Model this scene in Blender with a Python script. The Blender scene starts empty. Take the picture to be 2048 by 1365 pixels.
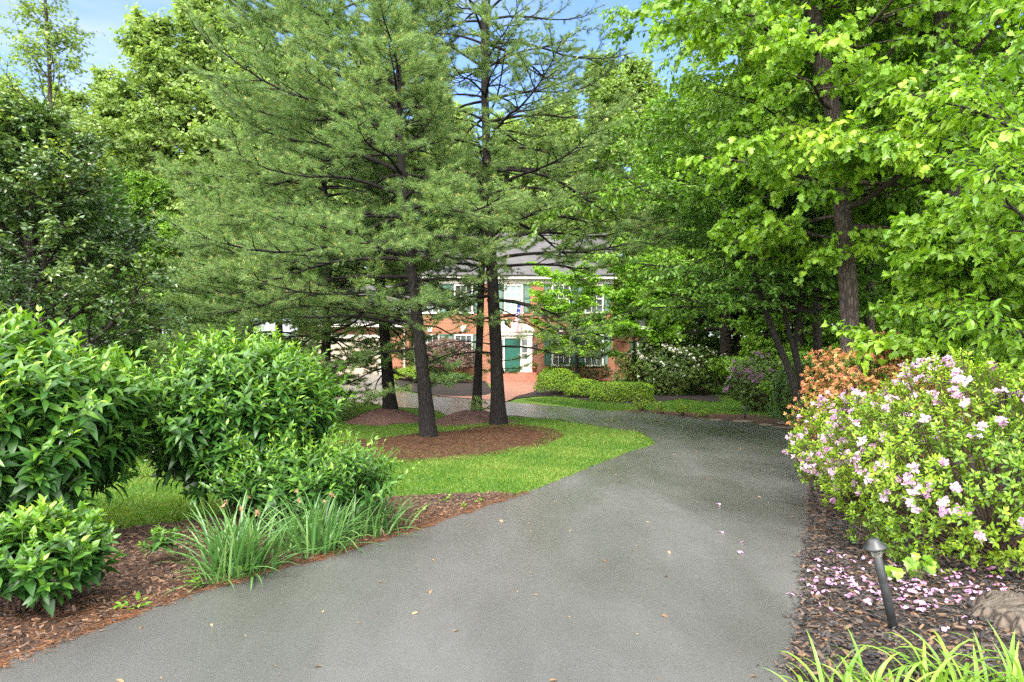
import bpy, math
import numpy as np
from math import radians, pi, sin, cos, sqrt
from mathutils import Vector

rng = np.random.default_rng(11)
SC = bpy.context.scene
COL = SC.collection
F, CX, CY, CAMZ = 1365.0, 1024.0, 682.5, 1.6      # focal length and centre in photo pixels, eye height

# ------------------------------------------------------------------ objects
def link(o):
    COL.objects.link(o)
    return o

def tag(o, label=None, cat=None, group=None, kind=None):
    if label: o['label'] = label
    if cat: o['category'] = cat
    if group: o['group'] = group
    if kind: o['kind'] = kind
    return o

def thing(name, label, cat, loc=(0, 0, 0), group=None, rz=0.0):
    o = bpy.data.objects.new(name, None)
    o.empty_display_size = 0.2
    o.location = loc
    o.rotation_euler = (0, 0, rz)
    link(o)
    return tag(o, label, cat, group)

def dup(root, loc, rz=0.0, label=None, scale=1.0, group=None):
    r = root.copy()
    link(r)
    r.location = loc
    r.rotation_euler = (0, 0, rz)
    r.scale = (scale,) * 3 if not hasattr(scale, '__len__') else scale
    if label: r['label'] = label
    if group: r['group'] = group
    for ch in list(root.children):
        c = ch.copy()
        link(c)
        c.parent = r
        for gch in list(ch.children):
            d = gch.copy()
            link(d)
            d.parent = c
    return r

class MB:
    """collects geometry, then links it as one mesh object"""
    def __init__(s):
        s.V, s.F, s.M, s.T, s.S, s.n = [], [], [], [], [], 0
    def add(s, V, Fc, mi=0, tint=0.5, smooth=False):
        V = np.asarray(V, dtype=np.float32).reshape(-1, 3)
        t = np.full(len(V), tint, dtype=np.float32) if np.isscalar(tint) else np.asarray(tint, dtype=np.float32)
        if isinstance(Fc, np.ndarray):
            Fc = [Fc]
        else:
            by = {}
            for f in Fc:
                by.setdefault(len(f), []).append(f)
            Fc = [np.array(v) for v in by.values()]
        for f in Fc:
            if len(f):
                s.F.append(f.astype(np.int32) + s.n)
                s.M.append(np.full(len(f), mi, dtype=np.int32))
                s.S.append(np.full(len(f), smooth, dtype=bool))
        s.V.append(V)
        s.T.append(t)
        s.n += len(V)
        return s
    def box(s, c, d, mi=0, rot=None, tint=0.5):
        c, d = np.array(c, float), np.array(d, float) / 2
        v = np.array([[x, y, z] for z in (-1, 1) for y in (-1, 1) for x in (-1, 1)], float) * d
        if rot is not None: v = v @ np.array(rot).T
        return s.add(v + c, np.array([[0, 2, 3, 1], [4, 5, 7, 6], [0, 1, 5, 4], [2, 6, 7, 3], [0, 4, 6, 2], [1, 3, 7, 5]]), mi, tint)
    def box2(s, lo, hi, mi=0, tint=0.5):
        lo, hi = np.array(lo, float), np.array(hi, float)
        return s.box((lo + hi) / 2, hi - lo, mi, None, tint)
    def tube(s, pts, rad, k=8, mi=0, tint=0.5, caps=True):
        V, Fq = tube(pts, rad, k)
        s.add(V, Fq, mi, tint, True)
        if caps:
            n = len(pts)
            s.add(V[:k], np.arange(k)[::-1][None], mi, tint)
            s.add(V[(n - 1) * k:], np.arange(k)[None], mi, tint)
        return s
    def lathe(s, prof, k=20, mi=0, c=(0, 0, 0), tint=0.5, smooth=True):
        prof = np.array(prof, float)
        a = np.arange(k) * 2 * pi / k
        V = np.stack([prof[:, 0, None] * np.cos(a), prof[:, 0, None] * np.sin(a), np.repeat(prof[:, 1, None], k, 1)], -1).reshape(-1, 3) + np.array(c)
        n = len(prof)
        i, j = np.meshgrid(np.arange(n - 1), np.arange(k), indexing='ij')
        i, j = i.ravel(), j.ravel()
        Fq = np.stack([i * k + j, i * k + (j + 1) % k, (i + 1) * k + (j + 1) % k, (i + 1) * k + j], 1)
        return s.add(V, Fq, mi, tint, smooth)
    def prism(s, poly, y0, y1, mi=0):
        """polygon in x,z pushed from y0 to y1 (counter-clockwise seen from -y)"""
        p = np.array(poly, float)
        n = len(p)
        V = np.concatenate([np.c_[p[:, 0], np.full(n, y0), p[:, 1]], np.c_[p[:, 0], np.full(n, y1), p[:, 1]]])
        fs = [list(range(n)), list(range(2 * n - 1, n - 1, -1))]
        for i in range(n):
            j = (i + 1) % n
            fs.append([i, i + n, j + n, j])
        return s.add(V, fs, mi)
    def build(s, name, mats, parent=None, loc=None):
        V = np.concatenate(s.V)
        me = bpy.data.meshes.new(name)
        me.vertices.add(len(V))
        me.vertices.foreach_set('co', V.ravel())
        sizes = np.concatenate([np.full(len(f), f.shape[1], dtype=np.int32) for f in s.F])
        li = np.concatenate([f.ravel() for f in s.F])
        me.loops.add(len(li))
        me.loops.foreach_set('vertex_index', li)
        me.polygons.add(len(sizes))
        st = np.zeros(len(sizes), dtype=np.int32)
        st[1:] = np.cumsum(sizes)[:-1]
        me.polygons.foreach_set('loop_start', st)
        me.polygons.foreach_set('material_index', np.concatenate(s.M))
        me.polygons.foreach_set('use_smooth', np.concatenate(s.S))
        a = me.attributes.new('tint', 'FLOAT', 'POINT')
        a.data.foreach_set('value', np.concatenate(s.T))
        if not isinstance(mats, (list, tuple)): mats = [mats]
        for m in mats: me.materials.append(m)
        me.update(calc_edges=True)
        o = bpy.data.objects.new(name, me)
        link(o)
        if parent is not None: o.parent = parent
        if loc is not None: o.location = loc
        return o

# ------------------------------------------------------------------ shapes
def nrm(v):
    v = np.asarray(v, float)
    return v / np.maximum(np.linalg.norm(v, axis=-1, keepdims=True), 1e-9)

def tube(pts, rad, k):
    pts = np.asarray(pts, float)
    n = len(pts)
    rad = np.broadcast_to(np.asarray(rad, float), (n,))
    t = nrm(np.gradient(pts, axis=0))
    ref = np.array([0, 0, 1.0]) if abs(t[:, 2]).mean() < 0.8 else np.array([1.0, 0, 0])
    u = nrm(np.cross(t, ref))
    v = np.cross(t, u)
    a = np.arange(k) * 2 * pi / k
    V = pts[:, None] + rad[:, None, None] * (np.cos(a)[None, :, None] * u[:, None] - np.sin(a)[None, :, None] * v[:, None])
    i, j = np.meshgrid(np.arange(n - 1), np.arange(k), indexing='ij')
    i, j = i.ravel(), j.ravel()
    Fq = np.stack([i * k + j, i * k + (j + 1) % k, (i + 1) * k + (j + 1) % k, (i + 1) * k + j], 1)
    return V.reshape(-1, 3), Fq

def sticks(A, B, ra, rb, k=3):
    A, B = np.asarray(A, float), np.asarray(B, float)
    n = len(A)
    t = nrm(B - A)
    ref = np.where(np.abs(t[:, 2:3]) < 0.9, np.array([[0, 0, 1.0]]), np.array([[1.0, 0, 0]]))
    u = nrm(np.cross(t, ref))
    v = np.cross(t, u)
    a = np.arange(k) * 2 * pi / k
    off = np.cos(a)[None, :, None] * u[:, None] - np.sin(a)[None, :, None] * v[:, None]
    ra = np.broadcast_to(np.asarray(ra, float), (n,))[:, None, None]
    rb = np.broadcast_to(np.asarray(rb, float), (n,))[:, None, None]
    V = np.concatenate([A[:, None] + off * ra, B[:, None] + off * rb], 1)
    j = np.arange(k)
    q = np.stack([j, (j + 1) % k, k + (j + 1) % k, k + j], 1)
    Fq = (np.arange(n)[:, None, None] * (2 * k) + q[None]).reshape(-1, 4)
    return V.reshape(-1, 3), Fq

def scatter(T, P, D, N, S, tint):
    """copies of a leaf template (verts, tris) at P, leaf axis D, upper side N, size S"""
    tv, tf = T
    P = np.asarray(P, float)
    n = len(P)
    y = nrm(D)
    z = np.asarray(N, float)
    z = nrm(z - (z * y).sum(-1, keepdims=True) * y)
    x = np.cross(y, z)
    S = np.broadcast_to(np.asarray(S, float), (n,))[:, None, None]
    V = P[:, None] + S * (tv[None, :, 0:1] * x[:, None] + tv[None, :, 1:2] * y[:, None] + tv[None, :, 2:3] * z[:, None])
    k = len(tv)
    Fc = (np.arange(n)[:, None, None] * k + tf[None]).reshape(-1, tf.shape[1])
    return V.reshape(-1, 3), Fc, np.repeat(np.broadcast_to(np.asarray(tint, float), (n,)), k)

def leaf_long(w, n, fold=0.25, droop=0.35, peak=0.42):
    """leaf with a folded midrib, its tip bending down"""
    v, f = [[0, 0, 0]], []
    for i in range(1, n):
        s = i / n
        hw = w * (s / peak) ** 0.7 if s < peak else w * (1 - ((s - peak) / (1 - peak)) ** 1.6)
        z = -droop * s * s
        v += [[0, s, z], [-hw, s - 0.02, z + fold * hw], [hw, s - 0.02, z + fold * hw]]
    v.append([0, 1, -droop])
    L = len(v) - 1
    f += [[0, 1, 2], [0, 3, 1]]
    for i in range(n - 2):
        m, l, r, m2, l2, r2 = 1 + 3 * i, 2 + 3 * i, 3 + 3 * i, 4 + 3 * i, 5 + 3 * i, 6 + 3 * i
        f += [[m, m2, l2], [m, l2, l], [m, r, r2], [m, r2, m2]]
    m = 1 + 3 * (n - 2)
    f += [[m, L, m + 1], [m, m + 2, L]]
    return np.array(v, float), np.array(f)

def leaf_diamond(w, fold=0.2, droop=0.15):
    v = [[0, 0, 0], [-w, 0.45, fold * w], [0, 1, -droop], [w, 0.45, fold * w]]
    return np.array(v, float), np.array([[0, 2, 1], [0, 3, 2]])

def leaf_lobed(out, droop=0.2, cup=0.1):
    """fan from the middle of the leaf; OUT is the right half outline from stalk to tip"""
    pts = [(0, 0)] + list(out) + [(-x, y) for x, y in reversed(out[:-1])]
    v = [[0, 0.42, 0]] + [[x, y, cup * abs(x) - droop * y * y] for x, y in pts]
    n = len(pts)
    return np.array(v, float), np.array([[0, 1 + i, 1 + (i + 1) % n] for i in range(n)])

L_OAK = leaf_lobed([(0.12, 0.16), (0.36, 0.22), (0.20, 0.38), (0.50, 0.55), (0.22, 0.64), (0.26, 0.84), (0, 1)], 0.35, 0.22)
L_MAPLE = leaf_lobed([(0.20, 0.0), (0.36, 0.12), (0.33, 0.24), (0.54, 0.42), (0.36, 0.52), (0.33, 0.70), (0.13, 0.78), (0, 1)], 0.45, 0.25)
L_OVATE = leaf_long(0.23, 4, 0.3, 0.3)
L_OVATE3 = leaf_long(0.26, 3, 0.3, 0.3)
L_LANCE = leaf_long(0.19, 4, 0.35, 0.42)
L_SMALL = leaf_long(0.22, 2, 0.3, 0.1, 0.5)
L_DIA = leaf_diamond(0.3)
L_DIAW = leaf_diamond(0.42)
L_PETAL = leaf_long(0.42, 3, -0.3, 0.5, 0.68)
L_NEEDLE = (np.array([[-0.5, 0, 0], [0.5, 0, 0], [0, 1, 0]], float), np.array([[0, 1, 2]]))

def rand_dir(n, r=rng):
    return nrm(r.normal(size=(n, 3)))

def sway(p0, d0, L, n, up=0.0, jit=0.1, r=rng):
    p, d = np.array(p0, float), nrm(np.array(d0, float))
    pts = [p]
    for i in range(n):
        d = nrm(d + np.array([0, 0, up / n]) + r.normal(size=3) * jit)
        p = p + d * L / n
        pts.append(p)
    return np.array(pts)

def along(pts, s):
    """points at fractions S of a polyline, and the tangents there"""
    pts = np.asarray(pts, float)
    s = np.clip(np.asarray(s, float), 0, 1) * (len(pts) - 1)
    i = np.minimum(s.astype(int), len(pts) - 2)
    f = (s - i)[:, None]
    return pts[i] * (1 - f) + pts[i + 1] * f, nrm(pts[i + 1] - pts[i])

def smooth_line(pts, n):
    """Catmull-Rom through the points, N samples evenly along it"""
    p = np.array(pts, float)
    p = np.concatenate([[2 * p[0] - p[1]], p, [2 * p[-1] - p[-2]]])
    out = []
    for i in range(1, len(p) - 2):
        t = np.linspace(0, 1, 24, endpoint=False)[:, None]
        a, b, c, d = p[i - 1], p[i], p[i + 1], p[i + 2]
        out.append(0.5 * (2 * b + (c - a) * t + (2 * a - 5 * b + 4 * c - d) * t ** 2 + (3 * b - a - 3 * c + d) * t ** 3))
    out = np.concatenate(out + [p[-2:-1]])
    return out[np.linspace(0, len(out) - 1, n).astype(int)] if n else out

def in_poly(x, y, poly):
    poly = np.asarray(poly, float)
    c = np.zeros(len(x), bool)
    j = len(poly) - 1
    for i in range(len(poly)):
        xi, yi, xj, yj = poly[i, 0], poly[i, 1], poly[j, 0], poly[j, 1]
        hit = ((yi > y) != (yj > y)) & (x < (xj - xi) * (y - yi) / (yj - yi + 1e-12) + xi)
        c ^= hit
        j = i
    return c

# ------------------------------------------------------------------ terrain heights
_gd = np.arange(-80, 420, 0.25)
_gz = np.interp(_gd, [-80, -10, 4, 14, 22, 30, 36, 39, 42, 60, 120, 420], [0.3, 0.02, 0, -0.6, -0.9, -0.95, -0.85, -0.8, -0.8, -0.7, 0.0, 3.0])
_k = np.ones(9) / 9
for _ in range(2):
    _gz = np.convolve(np.pad(_gz, 4, 'edge'), _k, 'valid')
BUMPS = []
def sstep(t):
    t = np.clip(t, 0, 1)
    return t * t * (3 - 2 * t)
def hgt(x, y):
    x, y = np.asarray(x, float), np.asarray(y, float)
    z = np.interp(y, _gd, _gz)
    z = z + 0.45 * sstep((-x - 4.5) / 4) * sstep((y - 31) / 7)
    z = z + 0.35 * sstep((x - 5.5) / 6) * sstep((y - 33) / 8)
    for bx, by, h, rx, ry in BUMPS:
        q = ((x - bx) / rx) ** 2 + ((y - by) / ry) ** 2
        z = z + h * np.clip(1 - q, 0, 1) ** 1.5
    return z
def G(px, py):
    """the ground point that the photo shows at this pixel"""
    d = np.arange(1.5, 120, 0.02)
    gap = CAMZ - (py - CY) / F * d - hgt((px - CX) / F * d, d)
    i = int(np.argmax(gap < 0)) if (gap < 0).any() else len(d) - 1
    x, y = (px - CX) / F * d[i], d[i]
    return np.array([x, y, float(hgt(x, y))])
def at(px, py, d):
    return np.array([(px - CX) / F * d, d, CAMZ - (py - CY) / F * d])
def gl(pts):
    return [G(*p)[:2] for p in pts]

# ------------------------------------------------------------------ materials
def rgb(c): return (c[0], c[1], c[2], 1.0)

class Mat:
    def __init__(s, name):
        s.m = bpy.data.materials.new(name)
        s.m.use_nodes = True
        s.t = s.m.node_tree
        s.b = s.t.nodes['Principled BSDF']
        s.out = s.t.nodes['Material Output']
    def n(s, typ, **kw):
        nd = s.t.nodes.new(typ)
        for k, v in kw.items():
            if hasattr(nd, k): setattr(nd, k, v)
            else: nd.inputs[k.replace('_', ' ')].default_value = v
        return nd
    def l(s, a, b): s.t.links.new(a, b)
    def coord(s, which='Object'):
        return s.n('ShaderNodeTexCoord').outputs[which]
    def mapped(s, scale, which='Object'):
        mp = s.n('ShaderNodeMapping')
        mp.inputs['Scale'].default_value = scale
        s.l(s.coord(which), mp.inputs['Vector'])
        return mp.outputs[0]
    def noise(s, scale, detail=4, rough=0.55, vec=None, dist=0.0):
        nd = s.n('ShaderNodeTexNoise')
        nd.inputs['Scale'].default_value = scale
        nd.inputs['Detail'].default_value = detail
        nd.inputs['Roughness'].default_value = rough
        nd.inputs['Distortion'].default_value = dist
        s.l(vec if vec is not None else s.coord(), nd.inputs['Vector'])
        return nd.outputs['Fac']
    def ramp(s, fac, stops, interp='LINEAR'):
        r = s.n('ShaderNodeValToRGB')
        r.color_ramp.interpolation = interp
        e = r.color_ramp.elements
        while len(e) < len(stops): e.new(0.5)
        for el, (p, c) in zip(e, stops):
            el.position = p
            el.color = rgb(c) if hasattr(c, '__len__') else (c, c, c, 1)
        s.l(fac, r.inputs[0])
        return r.outputs[0]
    def mix(s, fac, a, b, mode='MIX'):
        m = s.n('ShaderNodeMix', data_type='RGBA', blend_type=mode)
        for sock, v in ((m.inputs[0], fac), (m.inputs[6], a), (m.inputs[7], b)):
            if hasattr(v, 'is_linked'): s.l(v, sock)
            elif hasattr(v, '__len__'): sock.default_value = rgb(v)
            else: sock.default_value = v
        return m.outputs[2]
    def math(s, op, a, b=0.0):
        m = s.n('ShaderNodeMath', operation=op)
        for sock, v in ((m.inputs[0], a), (m.inputs[1], b)):
            if hasattr(v, 'is_linked'): s.l(v, sock)
            else: sock.default_value = v
        return m.outputs[0]
    def attr(s, name='tint'):
        return s.n('ShaderNodeAttribute', attribute_name=name).outputs['Fac']
    def bump(s, h, strength=0.5, dist=0.02):
        b = s.n('ShaderNodeBump')
        b.inputs['Strength'].default_value = strength
        b.inputs['Distance'].default_value = dist
        s.l(h, b.inputs['Height'])
        s.l(b.outputs[0], s.b.inputs['Normal'])
    def base(s, c, rough=0.6, spec=0.4):
        if hasattr(c, 'is_linked'): s.l(c, s.b.inputs['Base Color'])
        else: s.b.inputs['Base Color'].default_value = rgb(c)
        if hasattr(rough, 'is_linked'): s.l(rough, s.b.inputs['Roughness'])
        else: s.b.inputs['Roughness'].default_value = rough
        s.b.inputs['Specular IOR Level'].default_value = spec
        return s

def leaf_mat(name, stops, rough=0.45, spec=0.4, trans=0.3, tmul=(1.25, 1.35, 0.5)):
    """leaf: colour by the leaf's own tint, lit through from behind"""
    M = Mat(name)
    c = M.ramp(M.attr(), [(i / (len(stops) - 1), k) for i, k in enumerate(stops)])
    M.base(c, rough, spec)
    if trans > 0:
        tr = M.n('ShaderNodeBsdfTranslucent')
        M.l(M.mix(1.0, c, tmul, 'MULTIPLY'), tr.inputs['Color'])
        mx = M.n('ShaderNodeMixShader')
        mx.inputs[0].default_value = trans
        M.l(M.b.outputs[0], mx.inputs[1])
        M.l(tr.outputs[0], mx.inputs[2])
        M.l(mx.outputs[0], M.out.inputs['Surface'])
    return M.m

def bark_mat(name, dark, light, scale=1.0, lichen=None):
    M = Mat(name)
    v = M.mapped((9 * scale, 9 * scale, 1.6 * scale))
    n1 = M.noise(2.2, 6, 0.65, v, 0.6)
    vo = M.n('ShaderNodeTexVoronoi', feature='DISTANCE_TO_EDGE')
    vo.inputs['Scale'].default_value = 3.0
    M.l(v, vo.inputs['Vector'])
    h = M.math('ADD', M.math('MULTIPLY', M.math('MINIMUM', vo.outputs[0], 0.25), 2.0), M.math('MULTIPLY', n1, 0.6))
    c = M.ramp(h, [(0.25, dark), (0.85, light)])
    if lichen:
        c = M.mix(M.ramp(M.noise(3.5, 5, 0.7), [(0.58, 0), (0.68, 0.75)]), c, lichen)
    M.base(c, 0.8, 0.25)
    M.bump(h, 0.9, 0.03)
    return M.m

def plain(name, c, rough=0.5, spec=0.4, var=0.15, vs=6.0, metal=0.0):
    M = Mat(name)
    n = M.noise(vs, 5, 0.6)
    a = tuple(max(0, x * (1 - var)) for x in c)
    b = tuple(x * (1 + var) for x in c)
    M.base(M.ramp(n, [(0.3, a), (0.7, b)]), rough, spec)
    M.b.inputs['Metallic'].default_value = metal
    return M.m
EXPOSURE, DENOISE = 2.1, False
SUN, SUN_ANGLE, SUN_AZ, SKY = 2.1, 18.0, -173.0, 0.10
SKYTINT = (0.68, 0.75, 0.96, 1)
CLOUD_LOW, CLOUD_FILL = (2.7, 2.75, 2.85, 1), (16.5, 16.5, 16.6, 1)
# ------------------------------------------------------------------ camera, sky, sun
cam = bpy.data.objects.new('camera', bpy.data.cameras.new('camera'))
link(cam)
cam.location = (0, 0, CAMZ)
cam.rotation_euler = (radians(90), 0, 0)
cam.data.sensor_width = 36
cam.data.lens = F / 2048 * 36
cam.data.clip_start = 0.05
cam.data.clip_end = 2000
SC.camera = cam
SC.view_settings.view_transform = 'Standard'
SC.view_settings.look = 'None'
SC.view_settings.gamma = 1
SC.view_settings.exposure = EXPOSURE
SC.cycles.use_denoising = DENOISE
SC.cycles.max_bounces = 9
SC.cycles.diffuse_bounces = 6
SC.cycles.glossy_bounces = 2
SC.cycles.transmission_bounces = 4
SC.cycles.sample_clamp_indirect = 6

sun_el, sun_az = radians(46), radians(SUN_AZ)             # azimuth from +Y towards +X
sd = Vector((sin(sun_az) * cos(sun_el), cos(sun_az) * cos(sun_el), sin(sun_el)))
sl = bpy.data.lights.new('sun', 'SUN')
sl.energy = SUN
sl.angle = radians(SUN_ANGLE)
sl.color = (1.0, 0.95, 0.86)
so = link(bpy.data.objects.new('sun', sl))
so.rotation_euler = sd.to_track_quat('Z', 'Y').to_euler()

w = bpy.data.worlds.new('World')
SC.world = w
w.use_nodes = True
nt = w.node_tree
bg = nt.nodes['Background']
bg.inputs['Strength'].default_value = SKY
sky = nt.nodes.new('ShaderNodeTexSky')
sky.sky_type = 'NISHITA'
sky.sun_disc = False
sky.sun_elevation = sun_el
sky.sun_rotation = sun_az
sky.ozone_density = 2.0
sky.air_density = 1.0
tc = nt.nodes.new('ShaderNodeTexCoord')
sep = nt.nodes.new('ShaderNodeSeparateXYZ')
nt.links.new(tc.outputs['Generated'], sep.inputs[0])
def wmath(op, a, b=0.0):
    m = nt.nodes.new('ShaderNodeMath')
    m.operation = op
    for sock, v in ((m.inputs[0], a), (m.inputs[1], b)):
        if hasattr(v, 'is_linked'): nt.links.new(v, sock)
        else: sock.default_value = v
    return m.outputs[0]
zz = wmath('MAXIMUM', sep.outputs[2], 0.06)
cmb = nt.nodes.new('ShaderNodeCombineXYZ')
nt.links.new(wmath('DIVIDE', sep.outputs[0], zz), cmb.inputs[0])
nt.links.new(wmath('DIVIDE', sep.outputs[1], zz), cmb.inputs[1])
nz = nt.nodes.new('ShaderNodeTexNoise')
nz.inputs['Scale'].default_value = 0.9
nz.inputs['Detail'].default_value = 7
nz.inputs['Roughness'].default_value = 0.55
nt.links.new(cmb.outputs[0], nz.inputs['Vector'])
# white cloud added unseen overhead and behind for soft light; breaks up northward ahead
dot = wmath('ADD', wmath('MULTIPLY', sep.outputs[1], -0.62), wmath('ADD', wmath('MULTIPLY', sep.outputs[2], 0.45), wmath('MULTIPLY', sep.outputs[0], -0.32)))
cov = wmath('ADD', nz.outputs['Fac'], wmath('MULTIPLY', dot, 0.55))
rp = nt.nodes.new('ShaderNodeValToRGB')
rp.color_ramp.elements[0].position = 0.32
rp.color_ramp.elements[1].position = 0.66
nt.links.new(cov, rp.inputs[0])
# hazy white air low over the tree line
low = nt.nodes.new('ShaderNodeValToRGB')
low.color_ramp.elements[0].position, low.color_ramp.elements[0].color = 0.0, (0.8, 0.8, 0.8, 1)
low.color_ramp.elements[1].position, low.color_ramp.elements[1].color = 0.28, (0, 0, 0, 1)
nt.links.new(sep.outputs[2], low.inputs[0])
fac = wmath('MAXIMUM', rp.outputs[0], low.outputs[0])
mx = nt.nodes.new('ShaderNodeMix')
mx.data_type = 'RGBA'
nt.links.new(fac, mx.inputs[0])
tintm = nt.nodes.new('ShaderNodeMix')
tintm.data_type = 'RGBA'
tintm.blend_type = 'MULTIPLY'
tintm.inputs[0].default_value = 1.0
tintm.inputs[7].default_value = SKYTINT
nt.links.new(sky.outputs[0], tintm.inputs[6])
nt.links.new(tintm.outputs[2], mx.inputs[6])
# the added cloud is brightest overhead and behind, as fill, and dim low ahead
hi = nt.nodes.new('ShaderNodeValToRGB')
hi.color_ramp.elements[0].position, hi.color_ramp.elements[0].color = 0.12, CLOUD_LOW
hi.color_ramp.elements[1].position, hi.color_ramp.elements[1].color = 0.5, CLOUD_FILL
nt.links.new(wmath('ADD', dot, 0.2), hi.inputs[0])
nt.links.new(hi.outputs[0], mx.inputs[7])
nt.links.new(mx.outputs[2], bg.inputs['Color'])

# ------------------------------------------------------------------ ground materials
def mat_grass_ground():
    M = Mat('lawn_soil')
    n1 = M.noise(0.5, 5, 0.6)
    n2 = M.noise(14, 4, 0.7)
    c = M.mix(M.ramp(n1, [(0.35, 0), (0.65, 1)]), (0.055, 0.115, 0.014), (0.085, 0.15, 0.018))
    c = M.mix(M.ramp(n2, [(0.45, 0), (0.75, 0.75)]), c, (0.10, 0.085, 0.03))
    M.base(c, 0.9, 0.1)
    M.bump(n2, 0.8, 0.03)
    return M.m
def mat_mulch(name, a, b, c3, k=1.0):
    M = Mat(name)
    n0 = M.noise(1.3, 5, 0.6)
    n1 = M.noise(26 * k, 5, 0.75, None, 0.8)
    vo = M.n('ShaderNodeTexVoronoi')
    vo.inputs['Scale'].default_value = 34 * k
    vo.inputs['Randomness'].default_value = 1.0
    M.l(M.mapped((1, 1.6, 1)), vo.inputs['Vector'])
    f = M.math('ADD', M.math('MULTIPLY', n1, 0.6), M.math('MULTIPLY', vo.outputs['Distance'], 0.45))
    col = M.ramp(f, [(0.32, a), (0.55, b), (0.8, c3)])
    col = M.mix(M.ramp(n0, [(0.4, 0), (0.7, 0.45)]), col, c3)
    M.base(col, 0.85, 0.2)
    M.bump(f, 1.0, 0.04)
    return M.m
def mat_asphalt():
    M = Mat('asphalt')
    fine = M.noise(260, 3, 0.7)
    agg = M.n('ShaderNodeTexVoronoi')
    agg.inputs['Scale'].default_value = 150
    M.l(M.coord(), agg.inputs['Vector'])
    big = M.noise(0.75, 6, 0.58, M.mapped((1, 0.28, 1)), 0.25)
    mid = M.noise(2.6, 6, 0.65)
    c = M.ramp(fine, [(0.3, (0.050, 0.049, 0.048)), (0.56, (0.084, 0.083, 0.081)), (0.76, (0.19, 0.187, 0.182))])
    c = M.mix(M.ramp(agg.outputs['Distance'], [(0.04, 0.8), (0.20, 0)]), c, (0.26, 0.255, 0.245))
    c = M.mix(M.ramp(big, [(0.36, 0.0), (0.64, 0.95)]), c, M.mix(1.0, c, (0.66, 0.66, 0.64), 'MULTIPLY'))
    c = M.mix(M.ramp(mid, [(0.5, 0), (0.8, 0.35)]), c, (0.072, 0.071, 0.067))
    wet = M.ramp(M.math('ADD', M.math('MULTIPLY', big, 0.7), M.math('MULTIPLY', mid, 0.3)), [(0.36, 0.45), (0.6, 0.24)])
    M.base(c, wet, 0.55)
    M.b.inputs['Coat Roughness'].default_value = 0.22
    M.l(M.ramp(big, [(0.30, 0.05), (0.70, 0.35)]), M.b.inputs['Coat Weight'])
    M.bump(M.math('ADD', fine, agg.outputs['Distance']), 0.30, 0.006)
    return M.m
M_SOIL = mat_grass_ground()
M_MULCH_B = mat_mulch('bark_mulch_brown', (0.014, 0.009, 0.007), (0.052, 0.031, 0.023), (0.125, 0.062, 0.03))
M_MULCH_D = mat_mulch('bark_mulch_black', (0.006, 0.005, 0.005), (0.020, 0.017, 0.016), (0.05, 0.034, 0.025))
M_MULCH_FAR = mat_mulch('bark_mulch_mound', (0.035, 0.017, 0.013), (0.10, 0.055, 0.045), (0.17, 0.095, 0.075), 0.6)
M_STRAW = mat_mulch('pine_straw', (0.022, 0.011, 0.008), (0.058, 0.028, 0.017), (0.10, 0.050, 0.029), 0.8)
M_FOREST = mat_mulch('forest_floor', (0.012, 0.02, 0.006), (0.03, 0.05, 0.012), (0.05, 0.09, 0.018), 0.2)
M_ASPH = mat_asphalt()
def mat_paver():
    M = Mat('walk_brick')
    br = M.n('ShaderNodeTexBrick')
    br.inputs['Scale'].default_value = 1
    br.inputs['Brick Width'].default_value = 0.2
    br.inputs['Row Height'].default_value = 0.1
    br.inputs['Mortar Size'].default_value = 0.008
    br.inputs['Color1'].default_value = rgb((0.27, 0.105, 0.065))
    br.inputs['Color2'].default_value = rgb((0.17, 0.07, 0.05))
    br.inputs['Mortar'].default_value = rgb((0.16, 0.11, 0.085))
    mp = M.n('ShaderNodeMapping')
    mp.inputs['Rotation'].default_value = (0, 0, radians(45))
    M.l(M.coord(), mp.inputs['Vector'])
    M.l(mp.outputs[0], br.inputs['Vector'])
    n = M.noise(1.2, 5, 0.6)
    M.base(M.mix(M.ramp(n, [(0.4, 0), (0.8, 0.6)]), br.outputs['Color'], (0.24, 0.135, 0.09)), 0.7, 0.3)
    return M.m
M_PAVER = mat_paver()

# ------------------------------------------------------------------ ground
def loft(name, A, B, n, m, mat, off, label=None, edge=0.0, jit=0.0, kind='structure', dome=0.0):
    """a sheet between two ground lines, draped on the terrain"""
    A, B = smooth_line(A, n), smooth_line(B, n)
    if jit:
        for L in (A, B):
            s = np.arange(n)
            gap = np.linalg.norm(np.gradient(L, axis=0), axis=1)
            wob = np.sin(s * 0.53 + 1) + 0.8 * np.sin(s * 1.31) + rng.normal(size=n) * 0.6
            nrm_ = np.gradient(L, axis=0)[:, ::-1] * [1, -1] / np.maximum(gap, 1e-6)[:, None]
            L += nrm_ * (np.minimum(jit, gap * 0.45) * wob)[:, None]
    t = np.linspace(0, 1, m)[None, :, None]
    P = A[:, None] * (1 - t) + B[:, None] * t
    z = hgt(P[..., 0], P[..., 1]) + off + dome * np.sin(np.linspace(0, pi, m))[None]
    V = np.concatenate([P, z[..., None]], -1)
    if edge:
        lo0, lo1 = V[:, :1].copy(), V[:, -1:].copy()
        lo0[..., 2] -= edge
        lo1[..., 2] -= edge
        V = np.concatenate([lo0, V, lo1], 1)
    n, m = V.shape[:2]
    i, j = np.meshgrid(np.arange(n - 1), np.arange(m - 1), indexing='ij')
    i, j = i.ravel(), j.ravel()
    Fq = np.stack([i * m + j, (i + 1) * m + j, (i + 1) * m + j + 1, i * m + j + 1], 1)
    o = MB().add(V.reshape(-1, 3), Fq, 0, 0.5, not edge).build(name, mat)
    tag(o, label, None, None, kind)
    return o

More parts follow.
